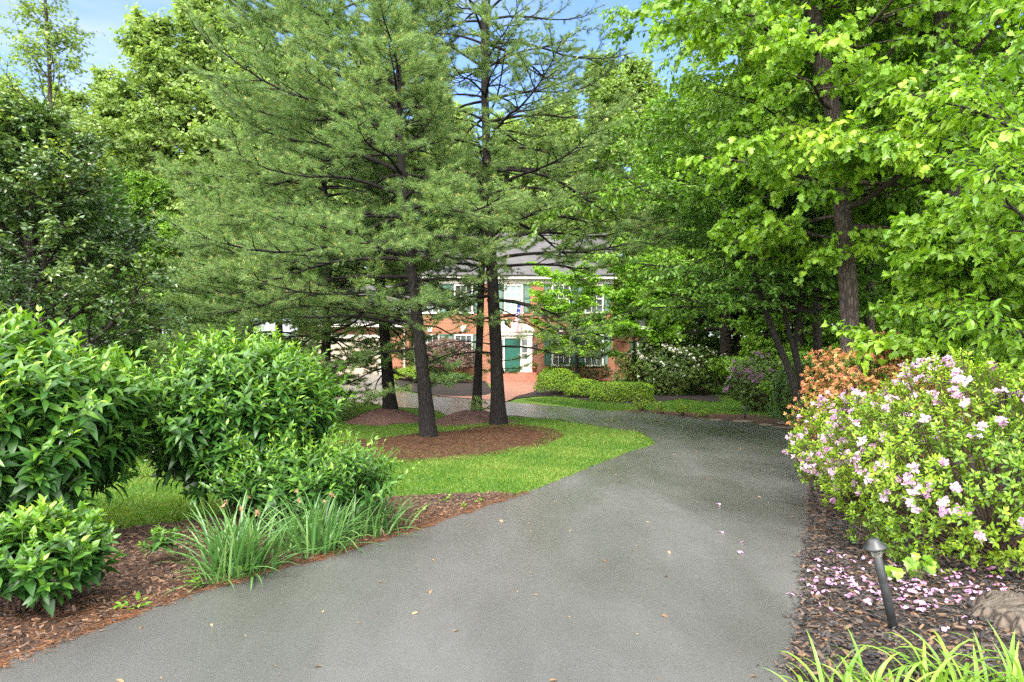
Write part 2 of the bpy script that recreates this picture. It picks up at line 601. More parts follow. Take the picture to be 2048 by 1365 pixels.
# trunk bases first: the mulch is heaped against them
PA, PB = G(858, 880), G(997, 857)
PC, PD = G(952, 848), G(778, 845)
BUMPS += [(PC[0] - 0.1, PC[1] + 0.2, 0.36, 1.35, 1.5), (PD[0] - 0.1, PD[1] + 0.2, 0.38, 1.35, 1.5),
          (PB[0] + 0.1, PB[1], 0.10, 1.8, 1.4), (PA[0] + 0.2, PA[1], 0.05, 2.0, 1.5)]

gx = np.concatenate([-np.geomspace(260, 14, 34), np.arange(-13.8, 13.9, 0.2), np.geomspace(14, 260, 34)])
gy = np.concatenate([np.linspace(-60, -2, 20), np.arange(-1.6, 34, 0.2), np.geomspace(34.4, 400, 60)])
X, Y = np.meshgrid(gx, gy, indexing='xy')
V = np.stack([X, Y, hgt(X, Y)], -1)
ny, nx = X.shape
i, j = np.meshgrid(np.arange(ny - 1), np.arange(nx - 1), indexing='ij')
i, j = i.ravel(), j.ravel()
tag(MB().add(V.reshape(-1, 3), np.stack([i * nx + j, i * nx + j + 1, (i + 1) * nx + j + 1, (i + 1) * nx + j], 1), 0, 0.5, True).build('ground', M_SOIL), kind='structure')

PAIRS = [((-50, 1365), (1580, 1365)), ((150, 1290), (1590, 1290)), ((400, 1195), (1602, 1195)), ((667, 1118), (1606, 1118)),
         ((839, 1065), (1614, 1065)), ((929, 1032), (1616, 1032)), ((1011, 1005), (1617, 1005)), ((1093, 976), (1619, 976)),
         ((1175, 942), (1621, 945)), ((1257, 909), (1625, 910)), ((1298, 897), (1624, 896)), ((1310, 889), (1603, 873)),
         ((1303, 880), (1555, 855)), ((1278, 866), (1490, 846)), ((1240, 860), (1426, 841)), ((1196, 854), (1361, 836)),
         ((1150, 847), (1297, 828)), ((1114, 841), (1200, 823)), ((1060, 837), (1120, 815)), ((1011, 834), (1014, 806)),
         ((940, 828), (930, 798)), ((868, 822), (862, 794)), ((790, 816), (804, 783)), ((724, 807), (788, 768)),
         ((600, 797), (768, 752)), ((450, 790), (640, 750)), ((250, 790), (450, 750))]
EDGE_IN = np.array([(-3.6, -14), (-3.4, -8), (-3.2, -4), (-3.0, -1), (-2.8, 1), (-2.64, 2.2)] + gl([a for a, b in PAIRS]))
EDGE_OUT = np.array([(1.2, -14), (1.2, -8), (1.22, -4), (1.24, -1), (1.27, 1), (1.29, 2.2)] + gl([b for a, b in PAIRS]))
loft('driveway', EDGE_IN, EDGE_OUT, 420, 26, M_ASPH, 0.035, edge=0.09, jit=0.008)
CURVE_IN, CURVE_OUT = smooth_line(EDGE_IN, 0), smooth_line(EDGE_OUT, 0)
def on_drive(x, y):
    return in_poly(x, y, np.concatenate([CURVE_IN, CURVE_OUT[::-1]]))

# planted beds
BED_L_IN = EDGE_IN[2:13]
BED_L_OUT = np.array([(-7.5, -4), (-7, -1), (-6.5, 1)] + gl([(-500, 1130), (-200, 1120), (60, 1085), (220, 1066), (420, 1040), (700, 1002), (1000, 989), (1030, 997)]))
loft('mulch_bed_beside_driveway', BED_L_IN + [0.08, 0], BED_L_OUT, 160, 24, M_MULCH_B, 0.022, jit=0.015)
BED_R_IN = EDGE_OUT[2:18]
BED_R_OUT = np.array([(6.0, -4), (6.1, -1), (6.2, 0.5), (6.3, 1.5), (6.4, 2.5), (6.6, 3.4), (6.8, 4.5), (7, 5.5), (7.2, 6.5), (7.4, 7.5), (7.6, 9), (8, 11), (8.2, 13), (8.4, 15), (8.6, 17), (9, 19.5)])
loft('mulch_bed_under_azaleas', BED_R_IN - [0.08, 0], BED_R_OUT, 160, 40, M_MULCH_D, 0.022, jit=0.012)
BED_F_IN = np.array(gl([(1625, 893), (1603, 873), (1555, 855), (1490, 846), (1426, 841), (1361, 836), (1297, 828), (1240, 825)]))
BED_F_OUT = np.array(gl([(1700, 860), (1640, 842), (1560, 834), (1490, 831), (1426, 829), (1361, 826), (1297, 822), (1236, 823)]))
loft('mulch_bed_on_the_bend', BED_F_IN - [0, 0.15], BED_F_OUT, 90, 8, M_MULCH_B, 0.026, jit=0.03)
STRAW_F = gl([(600, 912), (690, 925), (800, 922), (900, 918), (1000, 905), (1060, 892), (1098, 874)])
STRAW_B = gl([(620, 888), (700, 884), (800, 876), (870, 868), (960, 858), (1030, 856), (1080, 863)])
loft('pine_straw_bed', STRAW_F, STRAW_B, 110, 16, M_STRAW, 0.012, jit=0.12)
def mound(name, c, rx, ry):
    a = np.linspace(0, 2 * pi, 60, endpoint=False)
    w = 1 + 0.05 * np.sin(3 * a + 1) + 0.04 * np.sin(7 * a) + rng.normal(size=60) * 0.015
    V, Fq = [], []
    rs = np.linspace(0.02, 1, 16)
    for r in rs:
        x, y = c[0] + rx * r * w * np.cos(a), c[1] + ry * r * w * np.sin(a)
        V.append(np.c_[x, y, hgt(x, y) + 0.03 * (1 - r) + 0.012 + rng.normal(size=60) * 0.006])
    i, j = np.meshgrid(np.arange(15), np.arange(60), indexing='ij')
    i, j = i.ravel(), j.ravel()
    Fq = np.stack([i * 60 + j, (i + 1) * 60 + j, (i + 1) * 60 + (j + 1) % 60, i * 60 + (j + 1) % 60], 1)
    tag(MB().add(np.concatenate(V), Fq, 0, 0.5, True).build(name, M_MULCH_FAR), kind='structure')
mound('mulch_mound', (PC[0] - 0.1, PC[1] + 0.2), 1.3, 1.45)
mound('mulch_mound', (PD[0] - 0.1, PD[1] + 0.2), 1.3, 1.45)
HB_F = np.array(gl([(1012, 804), (1043, 797), (1110, 794), (1180, 803), (1260, 809), (1310, 806), (1365, 800), (1440, 806)]))
HB_B = np.array(gl([(1038, 794), (1078, 776), (1080, 762)]) + [(2.2, 40.4), (4.0, 40.6), (6.0, 40.6), (9.5, 40.5)] + gl([(1445, 790)]))
loft('mulch_bed_round_hedges', HB_F, HB_B, 90, 14, M_MULCH_D, 0.03, jit=0.05)
HL_F = np.array(gl([(792, 770), (806, 781), (862, 791), (930, 796), (970, 793), (984, 786)]))
HL_B = np.array([(-7.0, 40.4), (-5.8, 40.5), (-4.6, 40.6), (-3.4, 40.6), (-2.2, 40.6), (-1.6, 40.6)])
loft('mulch_bed_below_windows', HL_F, HL_B, 60, 10, M_MULCH_D, 0.03, jit=0.02)
WK_L = np.array([(-1.45, 39.4)] + gl([(990, 778), (985, 786), (968, 793), (920, 795), (868, 793)]))
WK_R = np.array([(1.45, 39.4)] + gl([(1076, 777), (1066, 786), (1036, 794), (1022, 801), (1012, 805)]))
loft('brick_walkway', WK_L, WK_R, 60, 12, M_PAVER, 0.05, edge=0.06)
FF = [(3.0 + 0.0 * k, y) for k, y in ((0, 0),)]
loft('woodland_floor', gl([(1700, 850), (1600, 800), (1500, 778), (1400, 770)]) + [(11, 44), (11, 60), (-14, 60), (-18, 44), (-16, 30), (-14, 18), (-13, 8), (-14, 0)],
     [(60, 0), (60, 20), (60, 40), (60, 60), (60, 90), (30, 140), (-30, 140), (-60, 90), (-60, 60), (-60, 40), (-60, 20), (-60, 0)], 120, 30, M_FOREST, 0.008)

# ------------------------------------------------------------------ grass
M_GRASS = leaf_mat('grass_blades', [(0.020, 0.064, 0.008), (0.048, 0.125, 0.012), (0.090, 0.182, 0.018), (0.19, 0.23, 0.05)], 0.5, 0.3, 0.35, (1.3, 1.4, 0.6))
def blades(n, xr, yr, keep, length, width, tmul=1.0, seed=3):
    r = np.random.default_rng(seed)
    x, y = r.uniform(*xr, n), r.uniform(*yr, n)
    k = keep(x, y)
    x, y = x[k], y[k]
    n = len(x)
    P = np.c_[x, y, hgt(x, y) - 0.005]
    D = nrm(np.c_[r.normal(size=(n, 2)) * 0.45, np.ones(n)])
    N = rand_dir(n, r)
    patch = 0.5 + 0.24 * np.sin(x * 1.1 + 2 * np.sin(y * 0.5)) * np.cos(y * 0.9 + np.sin(x * 0.7)) + 0.13 * np.sin(x * 4.1 + y * 2.3) * np.sin(y * 3.3 - x * 1.7)
    t = np.clip(patch + r.normal(size=n) * 0.2, 0, 1)
    t = np.where(r.random(n) < 0.07, 1.0, t)
    S = length * r.uniform(0.5, 1.25, n) * (0.75 + 0.5 * patch)
    T = (np.array([[-width / length / 2, 0, 0], [width / length / 2, 0, 0], [width / length * 0.35, 0.6, 0.03], [-width / length * 0.35, 0.6, 0.03], [0.05, 1, 0.18]], float),
         np.array([[0, 1, 2], [0, 2, 3], [3, 2, 4]]))
    return scatter(T, P, D, N, S, t)
straw_poly = np.concatenate([STRAW_F, STRAW_B[::-1]])
bedl_poly = np.concatenate([BED_L_IN, BED_L_OUT[::-1]])
def off_mounds(x, y):
    k = np.ones(len(x), bool)
    for c in (PC, PD):
        k &= ((x - c[0] + 0.1) / 1.25) ** 2 + ((y - c[1] - 0.2) / 1.4) ** 2 > 1
    return k
ISLAND = np.concatenate([EDGE_IN[12:], [(-13, 33), (-13, 5)], gl([(-200, 1118), (60, 1082), (220, 1063), (420, 1038), (700, 1000), (1000, 988)])])
def keep_island(x, y):
    thin = (rng.random(len(x)) > 0.88)
    q = in_poly(x, y, straw_poly)
    worn = np.sqrt(((x - PA[0] - 1) / 3.6) ** 2 + ((y - PA[1] - 1.5) / 3.2) ** 2) < 1 + 0.15 * np.sin(x * 3)
    return in_poly(x, y, ISLAND) & off_mounds(x, y) & (~q | thin) & (~worn | (rng.random(len(x)) > 0.45))
mb = MB()
mb.add(*(lambda a: (a[0], a[1], 0, a[2]))(blades(300000, (-9, 4.2), (6, 14), keep_island, 0.056, 0.008, seed=4)))
mb.add(*(lambda a: (a[0], a[1], 0, a[2]))(blades(170000, (-13, 4.2), (14, 30), keep_island, 0.06, 0.014, seed=5)))
tag(mb.build('grass_on_island_lawn', M_GRASS), 'short green grass of the lawn island inside the driveway bend', None, None, 'stuff')
FARLAWN = np.concatenate([gl([(1043, 801), (1110, 810), (1200, 822), (1297, 822), (1426, 829), (1560, 834), (1640, 826)]), gl([(1560, 800), (1500, 778), (1440, 776), (1400, 786), (1440, 797), (1430, 806), (1365, 800), (1310, 806), (1260, 809), (1180, 803), (1110, 794)])])
mb = MB()
mb.add(*(lambda a: (a[0], a[1], 0, a[2]))(blades(170000, (0, 13), (20, 44), lambda x, y: in_poly(x, y, FARLAWN) & ~on_drive(x, y), 0.07, 0.02, seed=6)))
tag(mb.build('grass_beyond_driveway', M_GRASS), 'mown bright green grass between the far driveway edge and the hedges', None, None, 'stuff')
# ------------------------------------------------------------------ the house
HD, HB = 41.0, -0.8
def hx(px): return (px - CX) / F * HD
def hz(py): return CAMZ - (py - CY) / F * HD - HB
def mat_brick():
    M = Mat('red_brick')
    co = M.n('ShaderNodeSeparateXYZ')
    M.l(M.coord(), co.inputs[0])
    cb = M.n('ShaderNodeCombineXYZ')
    M.l(M.math('ADD', co.outputs[0], co.outputs[1]), cb.inputs[0])
    M.l(co.outputs[2], cb.inputs[1])
    br = M.n('ShaderNodeTexBrick')
    for k, v in (('Scale', 1), ('Brick Width', 0.23), ('Row Height', 0.085), ('Mortar Size', 0.012), ('Color1', rgb((0.24, 0.075, 0.034))), ('Color2', rgb((0.155, 0.05, 0.027))), ('Mortar', rgb((0.30, 0.22, 0.15)))):
        br.inputs[k].default_value = v
    M.l(cb.outputs[0], br.inputs['Vector'])
    M.base(M.mix(M.ramp(M.noise(0.8, 6, 0.65), [(0.35, 0), (0.75, 0.5)]), br.outputs['Color'], (0.26, 0.09, 0.042)), 0.85, 0.2)
    M.bump(br.outputs['Fac'], -0.4, 0.01)
    return M.m
def mat_shingle():
    M = Mat('grey_shingle')
    br = M.n('ShaderNodeTexBrick')
    for k, v in (('Scale', 1), ('Brick Width', 0.32), ('Row Height', 0.16), ('Mortar Size', 0.012), ('Color1', rgb((0.068, 0.064, 0.066))), ('Color2', rgb((0.046, 0.043, 0.045))), ('Mortar', rgb((0.05, 0.045, 0.05)))):
        br.inputs[k].default_value = v
    M.l(M.coord(), br.inputs['Vector'])
    M.base(M.mix(M.ramp(M.noise(0.5, 5, 0.6), [(0.35, 0), (0.7, 0.5)]), br.outputs['Color'], (0.085, 0.08, 0.081)), 0.8, 0.3)
    return M.m
M_BRICK, M_ROOF = mat_brick(), mat_shingle()
M_TRIM = plain('cream_trim', (0.62, 0.60, 0.52), 0.5, 0.4, 0.08, 3)
M_GREEN = plain('green_shutter_paint', (0.020, 0.085, 0.055), 0.45, 0.4, 0.2, 4)
M_DOOR = plain('green_door_paint', (0.012, 0.085, 0.06), 0.3, 0.5, 0.15, 3)
M_TAN = plain('beige_garage_door', (0.42, 0.34, 0.26), 0.55, 0.3, 0.06, 2)
M_STEP = plain('brick_step', (0.28, 0.115, 0.075), 0.7, 0.3, 0.3, 9)
M_STONE = plain('flagstone', (0.17, 0.135, 0.10), 0.85, 0.2, 0.3, 8)
M_METAL = plain('black_metal', (0.018, 0.019, 0.020), 0.45, 0.5, 0.35, 14)
def mat_glass():
    M = Mat('window_glass')
    n = M.noise(0.9, 4, 0.6)
    M.base(M.ramp(n, [(0.4, (0.02, 0.026, 0.024)), (0.62, (0.10, 0.12, 0.115))]), 0.08, 0.6)
    return M.m
M_GLASS = mat_glass()
M_GLASSP = plain('glass_with_painted_reflection', (0.20, 0.26, 0.26), 0.15, 0.6, 0.2, 2)  # pale blue-green reflection painted into this pane's colour

house = thing('brick_house', 'two storey red brick house with grey roof, green shutters and green front door', 'house', (0, HD, HB))
XL, XR, ZE = hx(827), hx(1227), hz(556)
b = MB()
b.box2((XL, 0, -0.6), (XR, 9.6, ZE - 0.28))
b.add([(XL, 0, ZE - 0.28), (XL, 9.6, ZE - 0.28), (XL, 4.8, ZE + 2.9), (XR, 0, ZE - 0.28), (XR, 9.6, ZE - 0.28), (XR, 4.8, ZE + 2.9)], [[0, 1, 2], [3, 5, 4]])
b.prism([(XR - 0.55, -0.6), (XR + 0.08, -0.6), (XR + 0.08, 1.9), (XR - 0.3, 1.55)], -0.12, -0.005)
for x in (860, 927, 1122, 1188):
    b.box((hx(x), -0.02, hz(660) - 0.02), (1.2, 0.04, 0.2))
b.build('wall', M_BRICK, house)
b = MB()
b.box2((XL - 0.15, -0.4, ZE - 0.1), (XR + 0.15, -0.28, ZE + 0.06))       # gutter board
b.box2((XL - 0.05, -0.28, ZE - 0.08), (XR + 0.05, 0.0, ZE - 0.02))       # soffit
b.box2((XL, -0.05, ZE - 0.36), (XR, -0.004, ZE - 0.08))                    # frieze
for x in (XL - 0.16, XR + 0.16):                                           # gable rakes
    s = 1 if x > 0 else -1
    for y0, y1 in ((-0.4, 4.8), (10.0, 4.8)):
        P = np.array([(x, y0, ZE), (x, y1, ZE + 3.25)])
        b.add(*sticks(P[:1], P[1:], 0.11, 0.11, 4))
b.build('eave_trim', M_TRIM, house)
rt = MB()
for y0, y1 in ((-0.45, 4.8), (10.05, 4.8)):
    q = np.array([(XL - 0.3, y0, ZE + 0.06), (XR + 0.3, y0, ZE + 0.06), (XR + 0.3, y1, ZE + 3.36), (XL - 0.3, y1, ZE + 3.36)])
    up = np.array([0, -0.05 if y0 < 1 else 0.05, 0.08])
    rt.add(np.concatenate([q, q + up]), [[0, 1, 2, 3] if y0 > 1 else [3, 2, 1, 0], [4, 5, 6, 7] if y0 < 1 else [7, 6, 5, 4], [0, 1, 5, 4], [1, 2, 6, 5], [2, 3, 7, 6], [3, 0, 4, 7]])
rt.build('roof', M_ROOF, house)

def window(parent, x, z0, z1, w=0.96, rows=4, cols=3, pane=None, y=0.0):
    f = MB()
    t, d = 0.085, 0.07
    f.box2((x - w / 2 - t, y - d, z0 - 0.02), (x - w / 2, y + 0.02, z1 + t))
    f.box2((x + w / 2, y - d, z0 - 0.02), (x + w / 2 + t, y + 0.02, z1 + t))
    f.box2((x - w / 2, y - d + 0.003, z1), (x + w / 2, y + 0.02, z1 + t - 0.003))
    f.box2((x - w / 2 - t - 0.05, y - d - 0.05, z0 - 0.12), (x + w / 2 + t + 0.05, y + 0.02, z0 - 0.02))
    zm = (z0 + z1) / 2
    f.box2((x - w / 2, y - d + 0.02, zm - 0.035), (x + w / 2, y - 0.012, zm + 0.035))
    for i in range(1, cols):
        f.box((x - w / 2 + w * i / cols, y - 0.028, zm), (0.024, 0.024, z1 - z0 - 0.02))
    for i in range(1, rows):
        if i * 2 != rows:
            f.box((x, y - 0.031, z0 + (z1 - z0) * i / rows), (w - 0.02, 0.022, 0.024))
    fo = f.build('window', M_TRIM, parent)
    MB().box2((x - w / 2, y - 0.014, z0 - 0.02), (x + w / 2, y + 0.01, z1)).build('pane', pane or M_GLASS, fo)
def shutter(parent, x, z0, z1, w=0.40, y=0.0):
    s = MB()
    s.box2((x - w / 2, y - 0.05, z0), (x - w / 2 + 0.06, y - 0.006, z1))
    s.box2((x + w / 2 - 0.06, y - 0.05, z0), (x + w / 2, y - 0.006, z1))
    for z in (z0, (z0 + z1) / 2 - 0.03, z1 - 0.07):
        s.box2((x - w / 2 + 0.06, y - 0.049, z), (x + w / 2 - 0.06, y - 0.007, z + 0.07))
    n = int((z1 - z0) / 0.07)
    for i in range(n):
        z = z0 + 0.05 + (z1 - z0 - 0.1) * i / n
        s.add(np.array([(x - w / 2 + 0.06, y - 0.04, z), (x + w / 2 - 0.06, y - 0.04, z), (x + w / 2 - 0.06, y - 0.012, z + 0.06), (x - w / 2 + 0.06, y - 0.012, z + 0.06)]), np.array([[0, 1, 2, 3]]))
    s.build('shutter', M_GREEN, parent)
for px in (860, 927, 1027, 1122, 1188):
    x = hx(px)
    window(house, x, hz(624), hz(572), pane=M_GLASSP if px == 1027 else None)
    for sgn in (-1, 1):
        shutter(house, x + sgn * 0.80, hz(626), hz(569))
    if px != 1027:
        window(house, x, hz(729), hz(672))
        for sgn in (-1, 1):
            shutter(house, x + sgn * 0.80, hz(731), hz(669))
        k = MB().prism([(x - 0.11, hz(664)), (x + 0.11, hz(664)), (x + 0.17, hz(652)), (x - 0.17, hz(652))], -0.09, -0.045)
        k.build('keystone', M_TRIM, house)
b = MB()
b.tube([(XL - 0.55 + 0.62, -0.09, ZE - 0.1), (XL + 0.07, -0.09, 0.1)], 0.055, 6)
b.build('downspout', M_TRIM, house)

# doorway
dx, fz = hx(1025), hz(744)
b = MB()
for s in (-1, 1):
    x = dx + s * 1.03
    b.box2((x - 0.15, -0.16, fz), (x + 0.15, -0.002, hz(672)))
    b.box2((x - 0.19, -0.20, fz), (x + 0.19, -0.004, fz + 0.22))
    b.box2((x - 0.18, -0.19, hz(675)), (x + 0.18, -0.006, hz(671)))
    x2 = dx + s * 0.52
    b.box2((x2 - 0.05, -0.11, fz), (x2 + 0.05, -0.003, hz(676)))
    b.box2((dx + s * 0.725 - 0.155, -0.08, fz), (dx + s * 0.725 + 0.155, -0.008, fz + 0.75))
    for k in range(3):
        b.box2((dx + s * 0.725 - 0.155, -0.075, fz + 1.1 + k * 0.42), (dx + s * 0.725 + 0.155, -0.03, fz + 1.14 + k * 0.42))
b.box2((dx - 0.88, -0.12, hz(677)), (dx + 0.88, -0.01, hz(671)))
b.box2((dx - 1.24, -0.24, hz(671) + 0.002), (dx + 1.24, -0.001, hz(664)))
b.box2((dx - 1.32, -0.30, hz(664) + 0.002), (dx + 1.32, -0.002, hz(661)))
zb = hz(661) + 0.003
for s in (-1, 1):
    arc = [(0.42 + 0.17 * cos(a), 0.50 + 0.17 * sin(a)) for a in np.linspace(radians(75), radians(300), 12)]
    poly = [(1.28, 0), (1.28, 0.08), (0.80, 0.38), (0.46, 0.66)] + arc + [(0.18, 0.24), (0.12, 0.14), (0.0, 0.14), (0.0, 0)]
    poly = [(dx + s * x, zb + z) for x, z in poly]
    b.prism(poly if s < 0 else poly[::-1], -0.22, -0.003)
b.lathe([(0.001, 0), (0.07, 0.01), (0.04, 0.06), (0.10, 0.18), (0.085, 0.28), (0.03, 0.33), (0.045, 0.38), (0.001, 0.46)], 12, 0, (dx, -0.12, zb + 0.14))
b.build('door_surround', M_TRIM, house)
for s in (-1, 1):
    MB().box2((dx + s * 0.725 - 0.15, -0.04, fz + 0.75), (dx + s * 0.725 + 0.15, -0.005, hz(678))).build('sidelight', M_GLASS, house)
b = MB()
b.box2((dx - 0.47, -0.05, fz), (dx + 0.47, -0.005, hz(678)))
for s in (-1, 1):
    for z0, z1 in ((0.2, 0.75), (0.88, 1.5), (1.6, 1.92)):
        b.box2((dx + s * 0.22 - 0.14, -0.065, fz + z0), (dx + s * 0.22 + 0.14, -0.048, fz + z1))
do = b.build('door', M_DOOR, house)
MB().lathe([(0.001, 0), (0.03, 0.01), (0.03, 0.04), (0.001, 0.06)], 10, 0, (dx + 0.4, -0.11, fz + 1.0)).build('door_knob', plain('brass', (0.55, 0.38, 0.12), 0.3, 0.5, 0.1, 5, 1.0), do)
for i, (py, w, y1) in enumerate(((746, 1.42, 0.0), (752, 1.46, -1.05), (760, 1.5, -1.4))):
    z1 = fz - 0.01 - 0.17 * i
    MB().box2((dx - w, -1.05 - 0.35 * i, -0.5 - 0.004 * i), (dx + w, y1 - 0.002, z1)).build('step', M_STEP, house)

# garage wing, lower and set forward
g0, g1, gyf = -12.6, -6.05, -0.9
gz = 0.48
b = MB().box2((g0, gyf, -0.5), (g1, 8, 3.35))
b.build('garage_wall', M_BRICK, house)
b = MB()
for y0, y1 in ((gyf - 0.45, 3.5), (8.4, 3.5)):
    q = np.array([(g0 - 0.3, y0, 3.4), (g1 - 0.01, y0, 3.4), (g1 - 0.01, y1, 5.9), (g0 - 0.3, y1, 5.9)])
    up = np.array([0, 0, 0.1])
    b.add(np.concatenate([q, q + up]), [[3, 2, 1, 0] if y0 < 0 else [0, 1, 2, 3], [4, 5, 6, 7] if y0 < 0 else [7, 6, 5, 4], [0, 1, 5, 4], [1, 2, 6, 5], [2, 3, 7, 6], [3, 0, 4, 7]])
b.add([(g0, gyf, 3.35), (g0, 8, 3.35), (g0, 3.5, 5.85)], [[0, 1, 2]])
b.build('garage_roof', M_ROOF, house)
MB().box2((g0 - 0.25, gyf - 0.5, 3.22), (g1 - 0.02, gyf - 0.38, 3.40)).box2((g0 - 0.2, gyf - 0.38, 3.26), (g1 - 0.03, gyf - 0.003, 3.33)).build('garage_gutter', M_TRIM, house)
b = MB()
for k in range(4):
    z0 = gz - 0.03 + k * 0.53
    b.box2((-12.2, gyf - 0.07, z0), (-7.75, gyf - 0.01, z0 + 0.52))
    for c in range(8):
        x0 = -12.2 + c * 4.45 / 8
        b.box2((x0 + 0.08, gyf - 0.085, z0 + 0.09), (x0 + 4.45 / 8 - 0.08, gyf - 0.068, z0 + 0.43))
b.build('garage_door', M_TAN, house)
MB().box2((-12.35, gyf - 0.09, gz - 0.1), (-12.2, gyf - 0.004, gz + 2.2)).box2((-7.75, gyf - 0.09, gz - 0.1), (-7.6, gyf - 0.004, gz + 2.2)).box2((-12.35, gyf - 0.092, gz + 2.1), (-7.6, gyf - 0.006, gz + 2.28)).build('garage_frame', M_TRIM, house)
MB().tube([(-6.3, gyf - 0.1, 3.3), (-6.3, gyf - 0.1, -0.2)], 0.06, 6).build('garage_downspout', M_TRIM, house)
# side wing on the far side
w0, w1 = XR + 0.003, hx(1326)
MB().box2((w0, 1.5, -0.4), (w1, 8, 3.3)).build('wing_wall', M_BRICK, house)
b = MB()
for y0, y1 in ((1.1, 4.7), (8.4, 4.7)):
    q = np.array([(w0, y0, 3.3), (w1 + 0.2, y0, 3.3), (w1 + 0.2, y1, 5.4), (w0, y1, 5.4)])
    b.add(np.concatenate([q, q + (0, 0, 0.1)]), [[3, 2, 1, 0] if y0 < 2 else [0, 1, 2, 3], [4, 5, 6, 7] if y0 < 2 else [7, 6, 5, 4], [0, 1, 5, 4], [1, 2, 6, 5], [2, 3, 7, 6], [3, 0, 4, 7]])
b.add([(w1, 1.5, 3.3), (w1, 8, 3.3), (w1, 4.7, 5.35)], [[0, 2, 1]])
b.build('wing_roof', M_ROOF, house)
MB().box2((w0, 1.05, 3.14), (w1 + 0.2, 1.15, 3.32)).box2((w0, 1.15, 3.2), (w1 + 0.1, 1.497, 3.26)).build('wing_gutter', M_TRIM, house)
window(house, 8.35, 0.75, 2.35, y=1.5)
for s in (-1, 1):
    shutter(house, 8.35 + s * 0.8, 0.72, 2.4, y=1.5)

# flag on a slanted pole over the door
fl = thing('flag', 'striped red, white and blue flag hanging limp from a slanted pole beside the front door', 'flag', (hx(1044), HD - 0.05, HB + hz(632)))
MB().tube([(0, 0, 0), (-0.06, -0.75, 0.62), (-0.09, -1.15, 0.95)], 0.016, 6).build('flag_pole', M_TRIM, fl)
M_RED, M_WHITE, M_NAVY = plain('flag_red', (0.42, 0.03, 0.05), 0.8, 0.1, 0.1), plain('flag_white', (0.75, 0.74, 0.74), 0.8, 0.1, 0.04), plain('flag_navy', (0.03, 0.04, 0.16), 0.8, 0.1, 0.1)
nu, nv = 14, 27
V = []
for a in range(nv):
    s = a / (nv - 1)
    for c in range(nu):
        u = c / (nu - 1)
        wd = 0.36 + 0.16 * s
        V.append((-0.06 - 0.26 * s + (u - 0.5) * wd, -0.95 + 0.10 * u + 0.045 * sin(u * 8 + s * 2), 0.80 - 0.12 * (1 - s) * u - 1.75 * s))
V = np.array(V)
fm = MB()
for a in range(nv - 1):
    for c in range(nu - 1):
        m = 2 if (a < 11 and c < 7) else (0 if c % 2 == 0 else 1)
        if m == 2 and a % 4 == 1 and c % 3 == 1: m = 1
        q = a * nu + c
        fm.add(V[[q, q + 1, q + nu + 1, q + nu]], np.array([[0, 1, 2, 3]]), m, 0.5, True)
fm.build('flag_cloth', [M_RED, M_WHITE, M_NAVY], fl)

wl = thing('wall_lantern', 'small black wall lantern on the brick just beside the white door surround', 'lantern', (hx(1071), HD - 0.03, HB + hz(700)))
b = MB().box2((-0.06, 0.0, -0.02), (0.06, 0.028, 0.30)).tube([(0, 0.0, 0.25), (0, -0.1, 0.33), (0, -0.15, 0.25)], 0.014, 5)
b.build('bracket', M_METAL, wl)
b = MB().lathe([(0.001, 0.44), (0.03, 0.38), (0.12, 0.30), (0.12, 0.28), (0.001, 0.28)], 8, 0, (0, -0.17, 0)).lathe([(0.001, -0.03), (0.07, 0), (0.07, 0.02), (0.001, 0.02)], 8, 0, (0, -0.17, 0))
for k in range(4):
    b.tube([(0.065 * cos(k * pi / 2), -0.17 + 0.065 * sin(k * pi / 2), 0), (0.10 * cos(k * pi / 2), -0.17 + 0.10 * sin(k * pi / 2), 0.29)], 0.01, 4)
b.build('lantern_frame', M_METAL, wl)
MB().lathe([(0.06, 0.02), (0.092, 0.28)], 8, 0, (0, -0.17, 0)).build('lamp_glass', M_GLASS, wl)
# ------------------------------------------------------------------ shrubs and low plants
M_STEM = plain('green_stem', (0.07, 0.12, 0.025), 0.6, 0.3, 0.2, 20)
M_TWIG = plain('brown_twig', (0.045, 0.028, 0.02), 0.8, 0.2, 0.3, 20)
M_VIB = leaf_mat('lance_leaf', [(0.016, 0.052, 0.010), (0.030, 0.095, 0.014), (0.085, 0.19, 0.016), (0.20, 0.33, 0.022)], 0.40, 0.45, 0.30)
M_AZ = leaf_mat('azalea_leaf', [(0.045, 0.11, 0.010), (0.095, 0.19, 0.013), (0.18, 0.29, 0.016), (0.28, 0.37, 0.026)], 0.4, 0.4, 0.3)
M_PINK = leaf_mat('pink_petal', [(0.33, 0.13, 0.26), (0.44, 0.23, 0.38), (0.54, 0.36, 0.49), (0.60, 0.48, 0.55)], 0.6, 0.2, 0.25, (1.05, 0.95, 1.02))
M_CORAL = leaf_mat('coral_petal', [(0.27, 0.085, 0.05), (0.41, 0.155, 0.075), (0.49, 0.23, 0.10), (0.47, 0.32, 0.11)], 0.6, 0.2, 0.3, (1.1, 0.9, 0.8))
M_PURP = leaf_mat('purple_petal', [(0.16, 0.07, 0.15), (0.25, 0.12, 0.23), (0.34, 0.19, 0.31)], 0.6, 0.2, 0.3, (1.05, 0.95, 1.02))
M_WHITEP = leaf_mat('white_petal', [(0.6, 0.58, 0.48), (0.72, 0.70, 0.62), (0.8, 0.78, 0.72)], 0.6, 0.2, 0.3, (1, 1, 0.95))
M_BOX = leaf_mat('boxwood_leaf', [(0.07, 0.15, 0.010), (0.15, 0.27, 0.012), (0.27, 0.40, 0.018)], 0.45, 0.35, 0.25)
M_DARKL = leaf_mat('dark_shrub_leaf', [(0.02, 0.06, 0.010), (0.045, 0.11, 0.014), (0.09, 0.17, 0.02)], 0.4, 0.4, 0.2)
